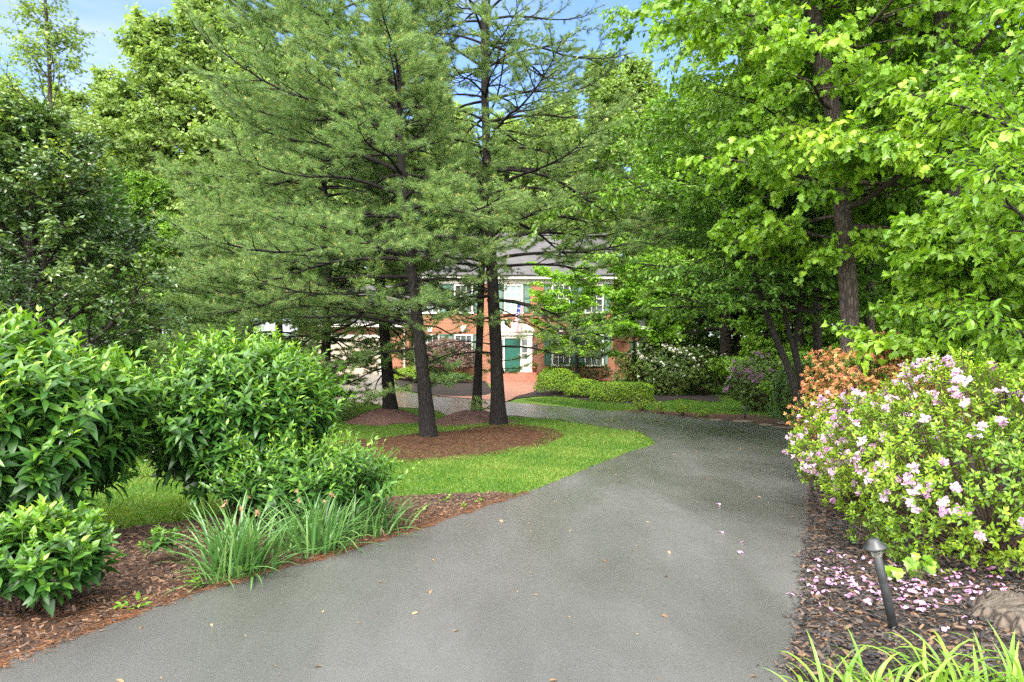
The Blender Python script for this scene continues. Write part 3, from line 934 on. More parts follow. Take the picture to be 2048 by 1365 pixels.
M_RHOD = leaf_mat('rhododendron_leaf', [(0.035, 0.075, 0.012), (0.075, 0.13, 0.020), (0.15, 0.22, 0.035)], 0.4, 0.4, 0.2)
M_JMAP = leaf_mat('weeping_maple_leaf', [(0.09, 0.05, 0.045), (0.17, 0.10, 0.085), (0.24, 0.165, 0.12)], 0.55, 0.3, 0.3, (1.2, 1.0, 0.9))
M_IRIS = leaf_mat('strap_leaf', [(0.035, 0.095, 0.025), (0.06, 0.15, 0.035), (0.11, 0.21, 0.055), (0.17, 0.27, 0.09)], 0.38, 0.45, 0.25, (1.2, 1.3, 0.6))
M_DAYL = leaf_mat('daylily_leaf', [(0.09, 0.19, 0.025), (0.16, 0.28, 0.03), (0.24, 0.36, 0.05)], 0.4, 0.4, 0.35)
M_DEAD = leaf_mat('withered_bloom', [(0.12, 0.065, 0.03), (0.22, 0.13, 0.07), (0.32, 0.22, 0.13)], 0.8, 0.1, 0.2, (1, 0.9, 0.8))

def dome_points(n, r, low=-0.2, rough=0.1, seed=1, box=1.0):
    """points and outward directions over a lumpy dome of radius 1; BOX below 1 squares it off"""
    q = np.random.default_rng(seed)
    d = rand_dir(n * 3, q)
    d = d[d[:, 2] > low][:n]
    lump = 1 + rough * (np.sin(d[:, 0] * 5 + seed) * np.cos(d[:, 1] * 6 + seed * 2) + 0.7 * np.sin(d[:, 2] * 7 + d[:, 0] * 4 + seed))
    e = 2 / box
    p = d / (np.abs(d) ** e).sum(1, keepdims=True) ** (1 / e) * lump[:, None]
    return p * np.asarray(r), d

def shooting_shrub(name, label, base, size, n, leaf, lo, hi, seed, group=None, low=-0.35, cat='shrub', rough=0.10, pairs=(4, 8), up=0.9, mat=None, T=None, inner=0.7):
    """a shrub of leafy upright shoots with opposite leaves"""
    q = np.random.default_rng(seed)
    root = thing(name, label, cat, tuple(base), group)
    rx, ry, h = size
    cz = h * 0.55
    P, D = dome_points(n, (rx, ry, h * 0.45), low, rough, seed)
    P *= q.uniform(inner, 0.93, (len(P), 1))
    P[:, 2] += cz
    P[:, 2] = np.maximum(P[:, 2], 0.03)
    L = q.uniform(lo, hi, len(P))
    sd_ = nrm(D * np.array([0.75, 0.75, 0.5]) + np.array([0, 0, up]) + q.normal(size=(len(P), 3)) * 0.22)
    A, B = P, P + sd_ * L[:, None]
    st = MB()
    st.add(*sticks(A, B, 0.0032, 0.0016, 3), 0)
    # woody stems from the ground up into the dome
    m = min(len(P) // 14, 60)
    for i in q.choice(len(P), m, replace=False):
        s0 = np.array([P[i, 0] * 0.12 + q.normal() * 0.05, P[i, 1] * 0.12 + q.normal() * 0.05, 0])
        mid = (s0 + P[i]) / 2 * np.array([0.8, 0.8, 1.05])
        ln = smooth_line([s0, mid, P[i]], 8)
        st.add(*tube(ln, np.linspace(0.011, 0.004, 8), 4), 1, 0.5, True)
    st.build('stem', [M_STEM, M_TWIG], root)
    pp, dd, nn, ss, tt = [], [], [], [], []
    for k in range(pairs[1]):
        f = (k + 0.6) / pairs[1]
        keep = np.ones(len(A), bool)
        a = np.where(k % 2 == 0, 0, pi / 2) + q.uniform(-0.5, 0.5, len(A))
        u = nrm(np.cross(sd_, np.array([0.3, 0.9, 0.1])))
        v = np.cross(sd_, u)
        for sgn in (-1, 1):
            out = sgn * (np.cos(a)[:, None] * u + np.sin(a)[:, None] * v)
            d = nrm(out * (1.0 - 0.55 * f) + sd_ * (0.35 + 0.8 * f) + q.normal(size=A.shape) * 0.18 - np.array([0, 0, 0.25 * (1 - f)]))
            pp.append(A + (B - A) * f)
            dd.append(d)
            nn.append(sd_ + np.array([0, 0, 0.5]) + q.normal(size=A.shape) * 0.25)
            ss.append(leaf * q.uniform(0.7, 1.15, len(A)) * (1.1 - 0.72 * f ** 2.0))
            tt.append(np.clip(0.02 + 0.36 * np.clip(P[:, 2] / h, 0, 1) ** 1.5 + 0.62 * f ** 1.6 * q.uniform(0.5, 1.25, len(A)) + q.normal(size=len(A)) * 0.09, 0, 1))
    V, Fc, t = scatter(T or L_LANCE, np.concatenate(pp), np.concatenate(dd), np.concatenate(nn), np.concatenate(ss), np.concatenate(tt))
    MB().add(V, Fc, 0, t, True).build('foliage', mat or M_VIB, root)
    return root

def rosette_shrub(name, label, base, size, n, leaf, seed, lmat, fmat=None, nf=0, fsize=0.03, petals=5, low=-0.25, rough=0.1, group=None, box=1.0, per=8, T=L_SMALL, ftint=(0.1, 0.9), fwhere=None, cat='shrub', twig=0.13, centre=0.5, cluster=3, deep=0.72):
    """a shrub of forking twigs that end in rosettes of small leaves, some in bloom"""
    q = np.random.default_rng(seed)
    root = thing(name, label, cat, tuple(base), group)
    rx, ry, h = size
    P, D = dome_points(n, (rx, ry, h * (1 - centre)), low, rough, seed, box)
    P *= np.where(q.random((len(P), 1)) < 0.75, q.uniform(0.88, 1.04, (len(P), 1)), q.uniform(deep - 0.2, 0.88, (len(P), 1)))
    P[:, 2] = np.maximum(P[:, 2] + h * centre, 0.03)
    ax = nrm(D + np.array([0, 0, 0.7]) + q.normal(size=D.shape) * 0.35)
    st = MB()
    st.add(*sticks(P - ax * twig * q.uniform(0.7, 1.4, (len(P), 1)), P, 0.0030, 0.0016, 3), 0)
    for i in q.choice(len(P), min(len(P), 70), replace=False):
        s0 = np.array([P[i, 0] * 0.15 + q.normal() * 0.06, P[i, 1] * 0.15 + q.normal() * 0.06, 0])
        ln = smooth_line([s0, (s0 + P[i]) / 2 * np.array([1.05, 1.05, 0.9]) + q.normal(size=3) * 0.04, P[i]], 8)
        st.add(*tube(ln, np.linspace(0.012, 0.003, 8), 4), 0, 0.5, True)
    st.build('stem', M_TWIG, root)
    u = nrm(np.cross(ax, np.array([0.31, 0.9, 0.2])))
    v = np.cross(ax, u)
    pp, dd, nn, ss, tt = [], [], [], [], []
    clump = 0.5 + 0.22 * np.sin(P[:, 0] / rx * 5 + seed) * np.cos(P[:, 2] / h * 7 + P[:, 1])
    for k in range(per):
        a = k * 2.4 + q.uniform(0, 6.28, len(P)) * 0.2
        out = np.cos(a)[:, None] * u + np.sin(a)[:, None] * v
        f = k / per
        pp.append(P - ax * (1 - f) * twig * 0.45)
        dd.append(nrm(out + ax * (0.25 + 0.85 * f) + q.normal(size=P.shape) * 0.2))
        nn.append(ax + q.normal(size=P.shape) * 0.2)
        ss.append(leaf * q.uniform(0.65, 1.15, len(P)) * (1 - 0.35 * f))
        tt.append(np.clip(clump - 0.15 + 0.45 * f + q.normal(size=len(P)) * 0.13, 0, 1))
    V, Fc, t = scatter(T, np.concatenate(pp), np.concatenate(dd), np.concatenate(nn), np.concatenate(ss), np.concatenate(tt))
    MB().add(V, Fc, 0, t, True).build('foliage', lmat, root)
    if nf:
        wgt = np.ones(len(P)) if fwhere is None else fwhere(P / np.array([rx, ry, h]))
        wgt = wgt * (D[:, 2] > -0.4) * np.exp(1.6 * np.sin(P[:, 0] * 6 + seed) * np.sin(P[:, 1] * 5 + 1) + 1.6 * np.sin(P[:, 2] * 7 + P[:, 0] * 3))
        idx = q.choice(len(P), nf, replace=False, p=wgt / wgt.sum())
        pp, dd, nn, ss, tt = [], [], [], [], []
        for c in range(cluster):
            cp = P[idx] + ax[idx] * fsize * 0.9 + q.normal(size=(nf, 3)) * fsize * (0.55 if cluster > 1 else 0.1)
            ca = nrm(ax[idx] + q.normal(size=(nf, 3)) * 0.5)
            cu = nrm(np.cross(ca, np.array([0.3, 0.8, 0.5])))
            cv = np.cross(ca, cu)
            base_t = q.uniform(*ftint, nf)
            for k in range(petals):
                a = k * 2 * pi / petals + q.uniform(-0.3, 0.3, nf)
                out = np.cos(a)[:, None] * cu + np.sin(a)[:, None] * cv
                pp.append(cp)
                dd.append(nrm(out + ca * q.uniform(0.2, 1.6, (nf, 1)) + q.normal(size=(nf, 3)) * 0.25))
                nn.append(ca)
                ss.append(fsize * q.uniform(0.75, 1.2, nf))
                tt.append(np.clip(base_t + q.normal(size=nf) * 0.1, 0, 1))
        V, Fc, t = scatter(L_PETAL if fsize > 0.0245 else L_SMALL, np.concatenate(pp), np.concatenate(dd), np.concatenate(nn), np.concatenate(ss), np.concatenate(tt))
        MB().add(V, Fc, 0, t, True).build('blossom', fmat, root)
    return root

# the two big lance-leaved shrubs and their shoots, beside the near driveway edge
B1, B2 = G(60, 1108), G(440, 1062)
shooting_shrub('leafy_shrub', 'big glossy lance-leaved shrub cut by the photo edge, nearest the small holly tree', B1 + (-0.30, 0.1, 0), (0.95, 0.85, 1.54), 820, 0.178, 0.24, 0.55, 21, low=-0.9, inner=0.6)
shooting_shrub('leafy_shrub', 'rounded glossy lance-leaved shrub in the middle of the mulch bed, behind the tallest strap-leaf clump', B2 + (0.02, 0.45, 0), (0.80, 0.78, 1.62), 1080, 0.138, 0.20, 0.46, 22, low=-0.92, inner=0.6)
s = G(590, 1075)
shooting_shrub('young_shrub', 'low sprawl of young lance-leaved shoots between the rounded shrub and the lawn', s + (0.1, 0.05, 0), (0.68, 0.36, 0.62), 260, 0.105, 0.25, 0.5, 23, low=-0.3, inner=0.4, group=None)
s = G(705, 1035)
shooting_shrub('young_shrub', 'small tuft of thin upright shoots at the lawn end of the mulch bed', s, (0.35, 0.25, 0.5), 70, 0.09, 0.2, 0.5, 24, low=0.0, inner=0.4)
s = G(60, 1240)
shooting_shrub('young_shrub', 'knee-high broad-leaved bush nearest the camera in the bottom corner by the asphalt', s + (-0.05, 0.1, 0), (0.38, 0.32, 0.44), 165, 0.118, 0.16, 0.26, 25, low=-0.4, inner=0.6, T=L_OVATE)
s = G(322, 1135)
shooting_shrub('seedling', 'tiny leafy seedling alone on the mulch beside the tallest strap-leaf clump', s, (0.08, 0.08, 0.2), 9, 0.085, 0.1, 0.16, 26, low=0.1, cat='seedling', inner=0.3)
tiny = []
for k, (px, py) in enumerate([(245, 1228), (285, 1228), (395, 1185), (890, 1010), (850, 1030), (960, 1010), (930, 1022), (905, 1004), (835, 1046)]):
    b = MB()
    n = 9
    V, Fc, t = scatter(L_OVATE3, rng.normal(size=(n, 3)) * 0.018 + (0, 0, 0.03), rand_dir(n) * (1, 1, 0.3) + (0, 0, 0.45), np.tile([0, 0, 1.0], (n, 1)) + rng.normal(size=(n, 3)) * 0.3, rng.uniform(0.035, 0.06, n), rng.uniform(0.6, 1, n))
    b.add(V, Fc, 0, t, True)
    tag(b.build('weed', M_VIB, None, tuple(G(px, py) + (0, 0, 0.02))), 'tiny bright green weed sprouting from the brown mulch by the driveway edge', 'weed', 'weeds in the brown mulch')

def strap_clump(name, label, base, n, length, width, mat, seed, spread=0.10, lean=0.5, arch=0.9, heads=0, cat='clump', group=None, rz=0):
    q = np.random.default_rng(seed)
    root = thing(name, label, cat, tuple(base), group, rz)
    mb = MB()
    seg = 7
    az = q.uniform(0, 2 * pi, n)
    L = length * q.uniform(0.55, 1.12, n)
    tilt = np.abs(q.normal(0, lean, n)) + 0.06
    ar = arch * q.uniform(0.3, 1.3, n)
    bx = q.normal(size=(n, 2)) * spread * 0.6
    rad = np.c_[np.cos(az), np.sin(az)]
    bx = bx + rad * spread * 0.4
    pos = np.c_[bx, np.zeros(n)]
    side = np.c_[-np.sin(az), np.cos(az), np.zeros(n)]
    tw = q.normal(size=n) * 0.5
    rows = [pos.copy()]
    for k in range(seg):
        a = tilt + ar * (k / seg) ** 1.6
        a = np.minimum(a, 2.6)
        pos = pos + (np.c_[rad * np.sin(a)[:, None], np.cos(a)]) * (L / seg)[:, None]
        pos[:, 2] = np.maximum(pos[:, 2], 0.012)
        rows.append(pos.copy())
    rows = np.stack(rows, 1)
    wv = width * np.array([0.55, 0.9, 1.0, 1.0, 0.9, 0.72, 0.45, 0.04]) / 2
    sidv = side * np.cos(tw)[:, None] + np.c_[rad * np.sin(tw)[:, None], np.zeros(n)] * 0.7
    wl = q.uniform(0.75, 1.2, n)[:, None, None]
    Lf, Rt = rows - sidv[:, None] * wv[None, :, None] * wl, rows + sidv[:, None] * wv[None, :, None] * wl
    Md = rows - np.array([0, 0, 1.0]) * (wv * 0.5)[None, :, None]
    V = np.stack([Lf, Md, Rt], 2).reshape(-1, 3)
    k = np.arange(seg)
    qd = np.concatenate([np.stack([k * 3, k * 3 + 1, k * 3 + 4, k * 3 + 3], 1), np.stack([k * 3 + 1, k * 3 + 2, k * 3 + 5, k * 3 + 4], 1)])
    Fq = (np.arange(n)[:, None, None] * (3 * (seg + 1)) + qd[None]).reshape(-1, 4)
    t = np.repeat(np.clip(q.normal(0.45, 0.22, n), 0, 1), 3 * (seg + 1))
    mb.add(V, Fq, 0, t, True).build('foliage', mat, root)
    for h in range(heads):
        i = q.integers(n)
        a = q.uniform(0, 2 * pi)
        e = np.array([cos(a) * 0.13, sin(a) * 0.13, length * q.uniform(0.75, 1.0)])
        hb = MB()
        hb.tube(smooth_line([(cos(a) * 0.02, sin(a) * 0.02, 0), e * (0.4, 0.4, 0.6), e], 6), 0.003, 4, 0)
        pp = np.tile(e, (7, 1)) + q.normal(size=(7, 3)) * 0.004
        V, Fc, tt = scatter(L_LANCE, pp, rand_dir(7, q) * (0.25, 0.25, 0.3) + (0.2 * cos(a), 0.2 * sin(a), -0.5), rand_dir(7, q), 0.036, q.uniform(0, 1, 7))
        hb.add(V, Fc, 1, tt, True).build('flower_head', [M_IRIS, M_DEAD], root)
    return root
strap_clump('strap_leaf_clump', 'tallest clump of grey-green strap leaves with withered flower heads, nearest the camera by the asphalt', G(478, 1155), 230, 0.58, 0.019, M_IRIS, 31, 0.14, 0.42, 1.05, 7)
strap_clump('strap_leaf_clump', 'middle clump of strap leaves drooping over the asphalt edge, between the two other clumps', G(628, 1108), 260, 0.54, 0.017, M_IRIS, 32, 0.18, 0.46, 1.2, 5)
strap_clump('strap_leaf_clump', 'strap-leaf clump at the lawn end of the bed, farthest of the three', G(735, 1072), 200, 0.54, 0.017, M_IRIS, 33, 0.16, 0.5, 1.2, 0)
strap_clump('strap_leaf_clump', 'thin sparse tuft of strap leaves lying out over the mulch below the seedling', G(425, 1178), 18, 0.36, 0.011, M_IRIS, 34, 0.06, 0.9, 0.9, 0)
strap_clump('daylily_clump', 'arching bright green daylily leaves in front of the path light, by the asphalt edge', G(1655, 1440), 38, 0.34, 0.017, M_DAYL, 35, 0.10, 0.6, 2.1)
strap_clump('daylily_clump', 'arching bright green daylily leaves right below the tree stump', G(1900, 1385), 40, 0.36, 0.017, M_DAYL, 36, 0.10, 0.6, 2.1)
strap_clump('daylily_clump', 'arching bright green daylily leaves between the two other daylily clumps at the photo bottom', G(1775, 1435), 42, 0.34, 0.018, M_DAYL, 37, 0.10, 0.6, 2.1)
strap_clump('daylily_clump', 'arching bright green daylily leaves in the very corner of the photo beyond the stump', G(2040, 1420), 44, 0.38, 0.019, M_DAYL, 38, 0.10, 0.6, 2.1)

# azaleas and rhododendrons
AZ = G(1905, 1172)
az_w = lambda p: 0.05 + 2.2 * np.clip(-p[:, 0] * 1.1 + 0.15, 0, 1) * np.clip(p[:, 2] + 0.1, 0, 1) + 0.5 * np.clip(p[:, 2] - 0.75, 0, 1)
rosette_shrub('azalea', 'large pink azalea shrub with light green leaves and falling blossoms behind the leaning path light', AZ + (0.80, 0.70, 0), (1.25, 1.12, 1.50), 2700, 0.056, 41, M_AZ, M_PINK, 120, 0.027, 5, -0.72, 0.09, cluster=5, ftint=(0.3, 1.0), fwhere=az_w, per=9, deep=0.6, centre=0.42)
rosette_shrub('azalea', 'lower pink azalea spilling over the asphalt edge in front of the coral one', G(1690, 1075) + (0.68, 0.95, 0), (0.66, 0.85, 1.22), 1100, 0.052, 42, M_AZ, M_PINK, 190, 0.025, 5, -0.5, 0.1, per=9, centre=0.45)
rosette_shrub('azalea', 'coral orange azalea in full bloom behind the pink one', at(1765, 900, 8.5) * (1, 1, 0) + (0, 0, float(hgt(4.2, 8.5))), (0.96, 0.9, 1.90), 1800, 0.04, 43, M_AZ, M_CORAL, 1380, 0.0249, 5, -0.4, 0.1, per=5, ftint=(0.15, 0.95))
rosette_shrub('rhododendron', 'dark purple-flowered rhododendron at the woodland edge beyond the bend', G(1518, 822), (1.05, 1.0, 2.0), 900, 0.10, 44, M_RHOD, M_PURP, 85, 0.055, 5, -0.9, 0.12, per=7, T=L_DIA, fwhere=lambda p: 0.1 + np.clip(0.5 - p[:, 0], 0, 2))
rosette_shrub('holly_bush', 'dense yellow-green small-leaved bush wedged between purple rhododendron and coral azalea', G(1592, 838), (0.75, 0.7, 1.75), 1100, 0.065, 45, M_DARKL, None, 0, low=-0.9, rough=0.12, per=7, T=L_DIA)
rosette_shrub('rhododendron', 'wide white-flowered rhododendron beside the brick house wing', G(1345, 792) + (0.2, 0.9, 0), (2.7, 1.5, 2.3), 3200, 0.12, 46, M_RHOD, M_WHITEP, 220, 0.05, 5, -0.95, 0.13, per=7, T=L_DIA, fwhere=lambda p: 0.05 + np.clip(p[:, 2] - 0.35, 0, 2))
# clipped hedges and foundation planting
rosette_shrub('boxwood_shrub', 'rounded bright green boxwood at the end of the clipped hedge beside the brick walk', G(1118, 793) + (0, 0.7, 0), (1.08, 0.95, 1.22), 2600, 0.05, 51, M_BOX, low=-0.35, rough=0.07, per=6, T=L_DIA, centre=0.4, twig=0.06)
rosette_shrub('boxwood_shrub', 'low rounded boxwood joining the big boxwood to the flat-topped hedge', G(1172, 798) + (0, 0.6, 0), (0.9, 0.75, 0.85), 1900, 0.05, 52, M_BOX, low=-0.4, rough=0.06, per=6, T=L_DIA, centre=0.4, twig=0.06)
rosette_shrub('clipped_hedge', 'long flat-topped clipped hedge beside the far lawn', G(1249, 806) + (0, 0.7, 0), (1.30, 0.7, 0.80), 3800, 0.045, 53, M_BOX, low=-0.6, rough=0.015, per=6, T=L_DIA, box=0.42, centre=0.45, cat='hedge', twig=0.06)
rosette_shrub('foundation_shrub', 'dark clipped shrub below the ground floor windows behind the boxwood', (3.9, 39.9, -0.8), (1.9, 0.6, 1.15), 1300, 0.07, 54, M_DARKL, low=-0.5, rough=0.05, per=6, T=L_DIA, box=0.6)
rosette_shrub('foundation_shrub', 'small bright green shrub beside the steps, next to the flower pot', (2.2, 39.0, -0.82), (0.6, 0.5, 0.95), 600, 0.07, 55, M_BOX, low=-0.4, rough=0.07, per=6, T=L_DIA)
rosette_shrub('foundation_shrub', 'dark low shrub with pale tips below the weeping maple', (-3.6, 38.9, -0.78), (1.5, 0.6, 0.62), 900, 0.08, 56, M_DARKL, low=-0.4, rough=0.12, per=6, T=L_DIA)
rosette_shrub('foundation_shrub', 'loose green shrub between the garage drive and the weeping maple', (-5.9, 38.6, -0.7), (0.9, 0.6, 0.85), 700, 0.08, 57, M_BOX, low=-0.4, rough=0.14, per=6, T=L_DIA)
rosette_shrub('weeping_maple', 'low weeping maple with dusky pink-brown leaves in front of the house windows', (-3.9, 40.1, -0.78), (1.75, 0.9, 2.5), 2200, 0.10, 58, M_JMAP, low=-0.3, rough=0.12, per=6, T=L_DIA, cat='tree')

# twiggy rose bushes along the bend
rose0 = None
for k, (px, py, sc_, lab) in enumerate([(1283, 823, 1.0, 'leafiest twiggy rose bush of the row on the bend, closest to the hedge'), (1324, 829, 0.85, 'bare-stemmed rose bush second from the hedge on the bend'),
                                        (1368, 833, 0.95, 'pale yellow-green rose bush between the bare-stemmed one and the smallest one'), (1408, 836, 0.62, 'smallest and barest rose bush, nearest the far path light')]):
    q = np.random.default_rng(60 + k)
    root = thing('rose_bush', lab, 'rose bush', tuple(G(px, py)), 'rose bushes along the bend')
    st, pp, dd = MB(), [], []
    for i in range(13):
        a = q.uniform(0, 2 * pi)
        ln = sway((q.normal() * 0.05, q.normal() * 0.05, 0), (cos(a) * 0.7, sin(a) * 0.7, 1), sc_ * q.uniform(0.3, 0.68), 5, 0.4, 0.2, q)
        st.add(*tube(ln, np.linspace(0.009, 0.004, 6), 4), 0, 0.5, True)
        c, d = along(ln, q.uniform(0.35, 1, 3 if k in (1, 3) else 6))
        pp.append(c)
        dd.append(d)
    st.build('stem', M_TWIG, root)
    pp, dd = np.concatenate(pp), np.concatenate(dd)
    pp, dd = np.repeat(pp, 3, 0), np.repeat(dd, 3, 0)
    V, Fc, t = scatter(L_DIAW, pp + q.normal(size=pp.shape) * 0.02, dd + q.normal(size=pp.shape), np.tile([0, 0, 1.0], (len(pp), 1)) + q.normal(size=pp.shape) * 0.5, 0.06, q.uniform(0.5, 1, len(pp)))
    MB().add(V, Fc, 0, t).build('foliage', M_AZ, root)
q = np.random.default_rng(70)
for k, (px, py, lab) in enumerate([(1560, 838, 'blue-green grassy clump at the woodland edge behind the flat stones'), (1598, 850, 'blue-green grassy clump nearest the pink azalea on the bend')]):
    strap_clump('grassy_clump', lab, G(px, py), 130, 0.62, 0.02, M_IRIS, 71 + k, 0.35, 0.7, 0.9)

# flower pot by the door
fp = thing('flower_pot', 'clay pot of red flowers on the brick steps beside the front door', 'flower pot', (hx(1068), HD - 0.75, HB + fz - 0.008))
MB().lathe([(0.001, 0), (0.11, 0), (0.16, 0.28), (0.18, 0.28), (0.18, 0.33), (0.15, 0.33), (0.14, 0.27), (0.001, 0.27)], 16).build('pot', plain('terracotta', (0.33, 0.13, 0.07)), fp)
V, Fc, t = scatter(L_DIAW, rng.normal(size=(160, 3)) * (0.1, 0.1, 0.09) + (0, 0, 0.42), rand_dir(160) + (0, 0, 0.4), rand_dir(160), 0.09, rng.uniform(0, 1, 160))
MB().add(V, Fc, 0, t).build('foliage', M_DARKL, fp)
V, Fc, t = scatter(L_DIAW, rng.normal(size=(60, 3)) * (0.11, 0.11, 0.07) + (0, 0, 0.5), rand_dir(60) + (0, -0.4, 0.5), rand_dir(60), 0.07, rng.uniform(0, 0.4, 60))
MB().add(V, Fc, 0, t).build('blossom', M_CORAL, fp)

# path lights
def path_light(label, base, h, tilt_x, tilt_y, r=1.0):
    root = thing('path_light', label, 'path light', tuple(base), 'black path lights along the driveway')
    root.rotation_euler = (tilt_y, tilt_x, 0)
    b = MB().lathe([(0.001, -0.12), (0.021 * r, -0.12), (0.021 * r, h * 0.52), (0.0205 * r, h * 0.53), (0.021 * r, h * 0.54), (0.021 * r, h * 0.80), (0.017 * r, h * 0.81), (0.001, h * 0.81)], 18)
    b.build('post', M_METAL, root)
    b = MB()
    for k in range(3):
        a = k * 2 * pi / 3 + 0.5
        b.tube([(0.017 * r * cos(a), 0.017 * r * sin(a), h * 0.80), (0.024 * r * cos(a), 0.024 * r * sin(a), h * 0.90)], 0.004, 5)
    b.lathe([(0.001, h * 0.80), (0.009, h * 0.80), (0.012, h * 0.87), (0.001, h * 0.88)], 10)
    b.build('lamp_holder', M_METAL, root)
    MB().lathe([(0.022 * r, h * 0.805), (0.031 * r, h * 0.895)], 18).build('lamp_glass', M_LGLASS, root)
    MB().lathe([(0.001, h * 0.885), (0.052 * r, h * 0.888), (0.056 * r, h * 0.895), (0.052 * r, h * 0.915), (0.032 * r, h * 0.955), (0.026 * r, h * 0.99), (0.014 * r, h), (0.001, h)], 28).build('cap', M_METAL, root)
    return root
Mg = Mat('lamp_lens')
Mg.base((0.8, 0.8, 0.72), 0.1, 0.5)
Mg.b.inputs['Transmission Weight'].default_value = 0.85
M_LGLASS = Mg.m
p0 = G(1790, 1268)
path_light('black path light leaning over on the dark mulch in front of the pink azalea', p0, 0.53, -0.21, -0.04, 1.13)
path_light('small black path light standing upright on the far side of the bend', G(1490, 840), 0.42, 0.0, 0.0, 1.5)

# weathered stump by the corner
def stump(base):
    root = thing('tree_stump', 'weathered grey tree stump half buried in the dark mulch', 'stump', tuple(base))
    q = np.random.default_rng(80)
    k, lv = 56, [-0.05, 0.03, 0.09, 0.13, 0.155]
    a = np.arange(k) * 2 * pi / k
    out = 1 + 0.10 * np.sin(3 * a + 0.5) + 0.07 * np.sin(7 * a) + 0.05 * np.sin(13 * a + 1) + q.normal(size=k) * 0.02
    V = []
    for li, z in enumerate(lv):
        rr = (0.30 - 0.028 * li + (0.012 * np.sin(9 * a + li))) * out
        V.append(np.c_[rr * 1.25 * np.cos(a), rr * np.sin(a), z + 0.02 * np.sin(4 * a) + q.normal(size=k) * 0.006 + 0.03 * np.cos(a)])
    for f in (0.8, 0.55, 0.28, 0.02):
        rr = (0.19) * out * f
        V.append(np.c_[rr * 1.25 * np.cos(a), rr * np.sin(a), 0.16 + 0.02 * np.sin(4 * a) * f + 0.03 * np.cos(a) * f + q.normal(size=k) * 0.006 + 0.012 * np.sin(rr * 60)])
    V = np.concatenate(V)
    n = len(lv) + 4
    i, j = np.meshgrid(np.arange(n - 1), np.arange(k), indexing='ij')
    i, j = i.ravel(), j.ravel()
    Fq = np.stack([i * k + j, i * k + (j + 1) % k, (i + 1) * k + (j + 1) % k, (i + 1) * k + j], 1)
    M = Mat('weathered_wood')
    g1 = M.noise(3, 8, 0.7, M.mapped((4, 22, 6)), 0.6)
    g2 = M.noise(7, 5, 0.6)
    c = M.ramp(g1, [(0.3, (0.035, 0.028, 0.022)), (0.5, (0.095, 0.078, 0.062)), (0.75, (0.18, 0.155, 0.125))])
    c = M.mix(M.ramp(g2, [(0.5, 0), (0.66, 0.9)]), c, (0.035, 0.03, 0.028))
    M.base(c, 0.85, 0.2)
    M.bump(g1, 1.0, 0.03)
    cut = len(lv) - 1
    MB().add(V[: (cut + 1) * k], Fq[: cut * k], 0, 0.5, True).build('bark', bark_mat('stump_bark', (0.02, 0.015, 0.012), (0.10, 0.078, 0.06), 0.7), root)
    MB().add(V[cut * k:], Fq[cut * k:] - cut * k, 0, 0.5, True).build('cut_face', M.m, root)
stump(G(2045, 1272) + (0.16, 0.12, -0.03))

# flat stones on the bend
for k, (px, py, sx, lab) in enumerate([(1486, 846, 0.34, 'flat stone slab right below the far path light'), (1532, 853, 0.26, 'thin flat stone between the light slab and the paired stones'), (1568, 849, 0.32, 'grey flat stone behind the paired tan stone'), (1574, 858, 0.34, 'tan flat stone closest to the asphalt on the bend'), (1432, 843, 0.24, 'small flat stone farthest from the azaleas on the bend')]):
    q = np.random.default_rng(90 + k)
    n = 11
    a = np.sort(q.uniform(0, 2 * pi, n))
    r = q.uniform(0.8, 1.1, n)
    sx = sx * 0.8
    top = np.c_[sx * r * np.cos(a), sx * 0.8 * r * np.sin(a), np.full(n, 0.055)]
    mid = top * (1.06, 1.06, 0.8)
    bot = top * (1.05, 1.05, 0) + (0, 0, -0.03)
    fs = [list(range(2 * n, 3 * n))]
    for l in range(2):
        for i in range(n):
            j = (i + 1) % n
            fs.append([l * n + i, l * n + j, (l + 1) * n + j, (l + 1) * n + i])
    tag(MB().add(np.concatenate([bot, mid, top]), fs).build('flat_stone', M_STONE, None, tuple(G(px, py))), lab, 'stone', 'flat stones along the bend')

# loose litter: wood chips, pine needles, petals, leaf bits
def chips(n, poly, smin, smax, seed, dens=None):
    q = np.random.default_rng(seed)
    lo, hi = poly.min(0), poly.max(0)
    x, y = q.uniform(lo[0], hi[0], n), q.uniform(lo[1], hi[1], n)
    k = in_poly(x, y, poly)
    if dens is not None: k &= dens(x, y, q)
    x, y = x[k], y[k]
    n = len(x)
    T = (np.array([[-0.18, 0, 0], [0.16, 0.05, 0.02], [0.2, 0.9, 0], [-0.12, 1, 0.03], [0.0, 0.15, 0.16], [0.02, 0.85, 0.14]], float),
         np.array([[0, 1, 4], [1, 2, 5], [1, 5, 4], [2, 3, 5], [3, 0, 4], [3, 4, 5]]))
    return scatter(T, np.c_[x, y, hgt(x, y) + 0.024 + q.uniform(0, 0.015, n)], np.c_[q.normal(size=(n, 2)), q.normal(size=n) * 0.28], np.c_[q.normal(size=(n, 2)) * 0.5, np.ones(n)], smin + (smax - smin) * q.random(n) ** 2, q.random(n))
def straws(n, poly, ln, wd, seed, z=0.03, dens=None):
    q = np.random.default_rng(seed)
    lo, hi = poly.min(0), poly.max(0)
    x, y = q.uniform(lo[0], hi[0], n), q.uniform(lo[1], hi[1], n)
    k = in_poly(x, y, poly)
    if dens is not None: k &= dens(x, y, q)
    x, y = x[k], y[k]
    n = len(x)
    A = np.c_[x, y, hgt(x, y) + z + q.uniform(0, 0.012, n)]
    d = nrm(np.c_[q.normal(size=(n, 2)), q.normal(size=n) * 0.12])
    V, Fq = sticks(A, A + d * ln * q.uniform(0.5, 1.2, (n, 1)), wd, wd * 0.5, 3)
    return V, Fq, np.repeat(q.random(n), 6)
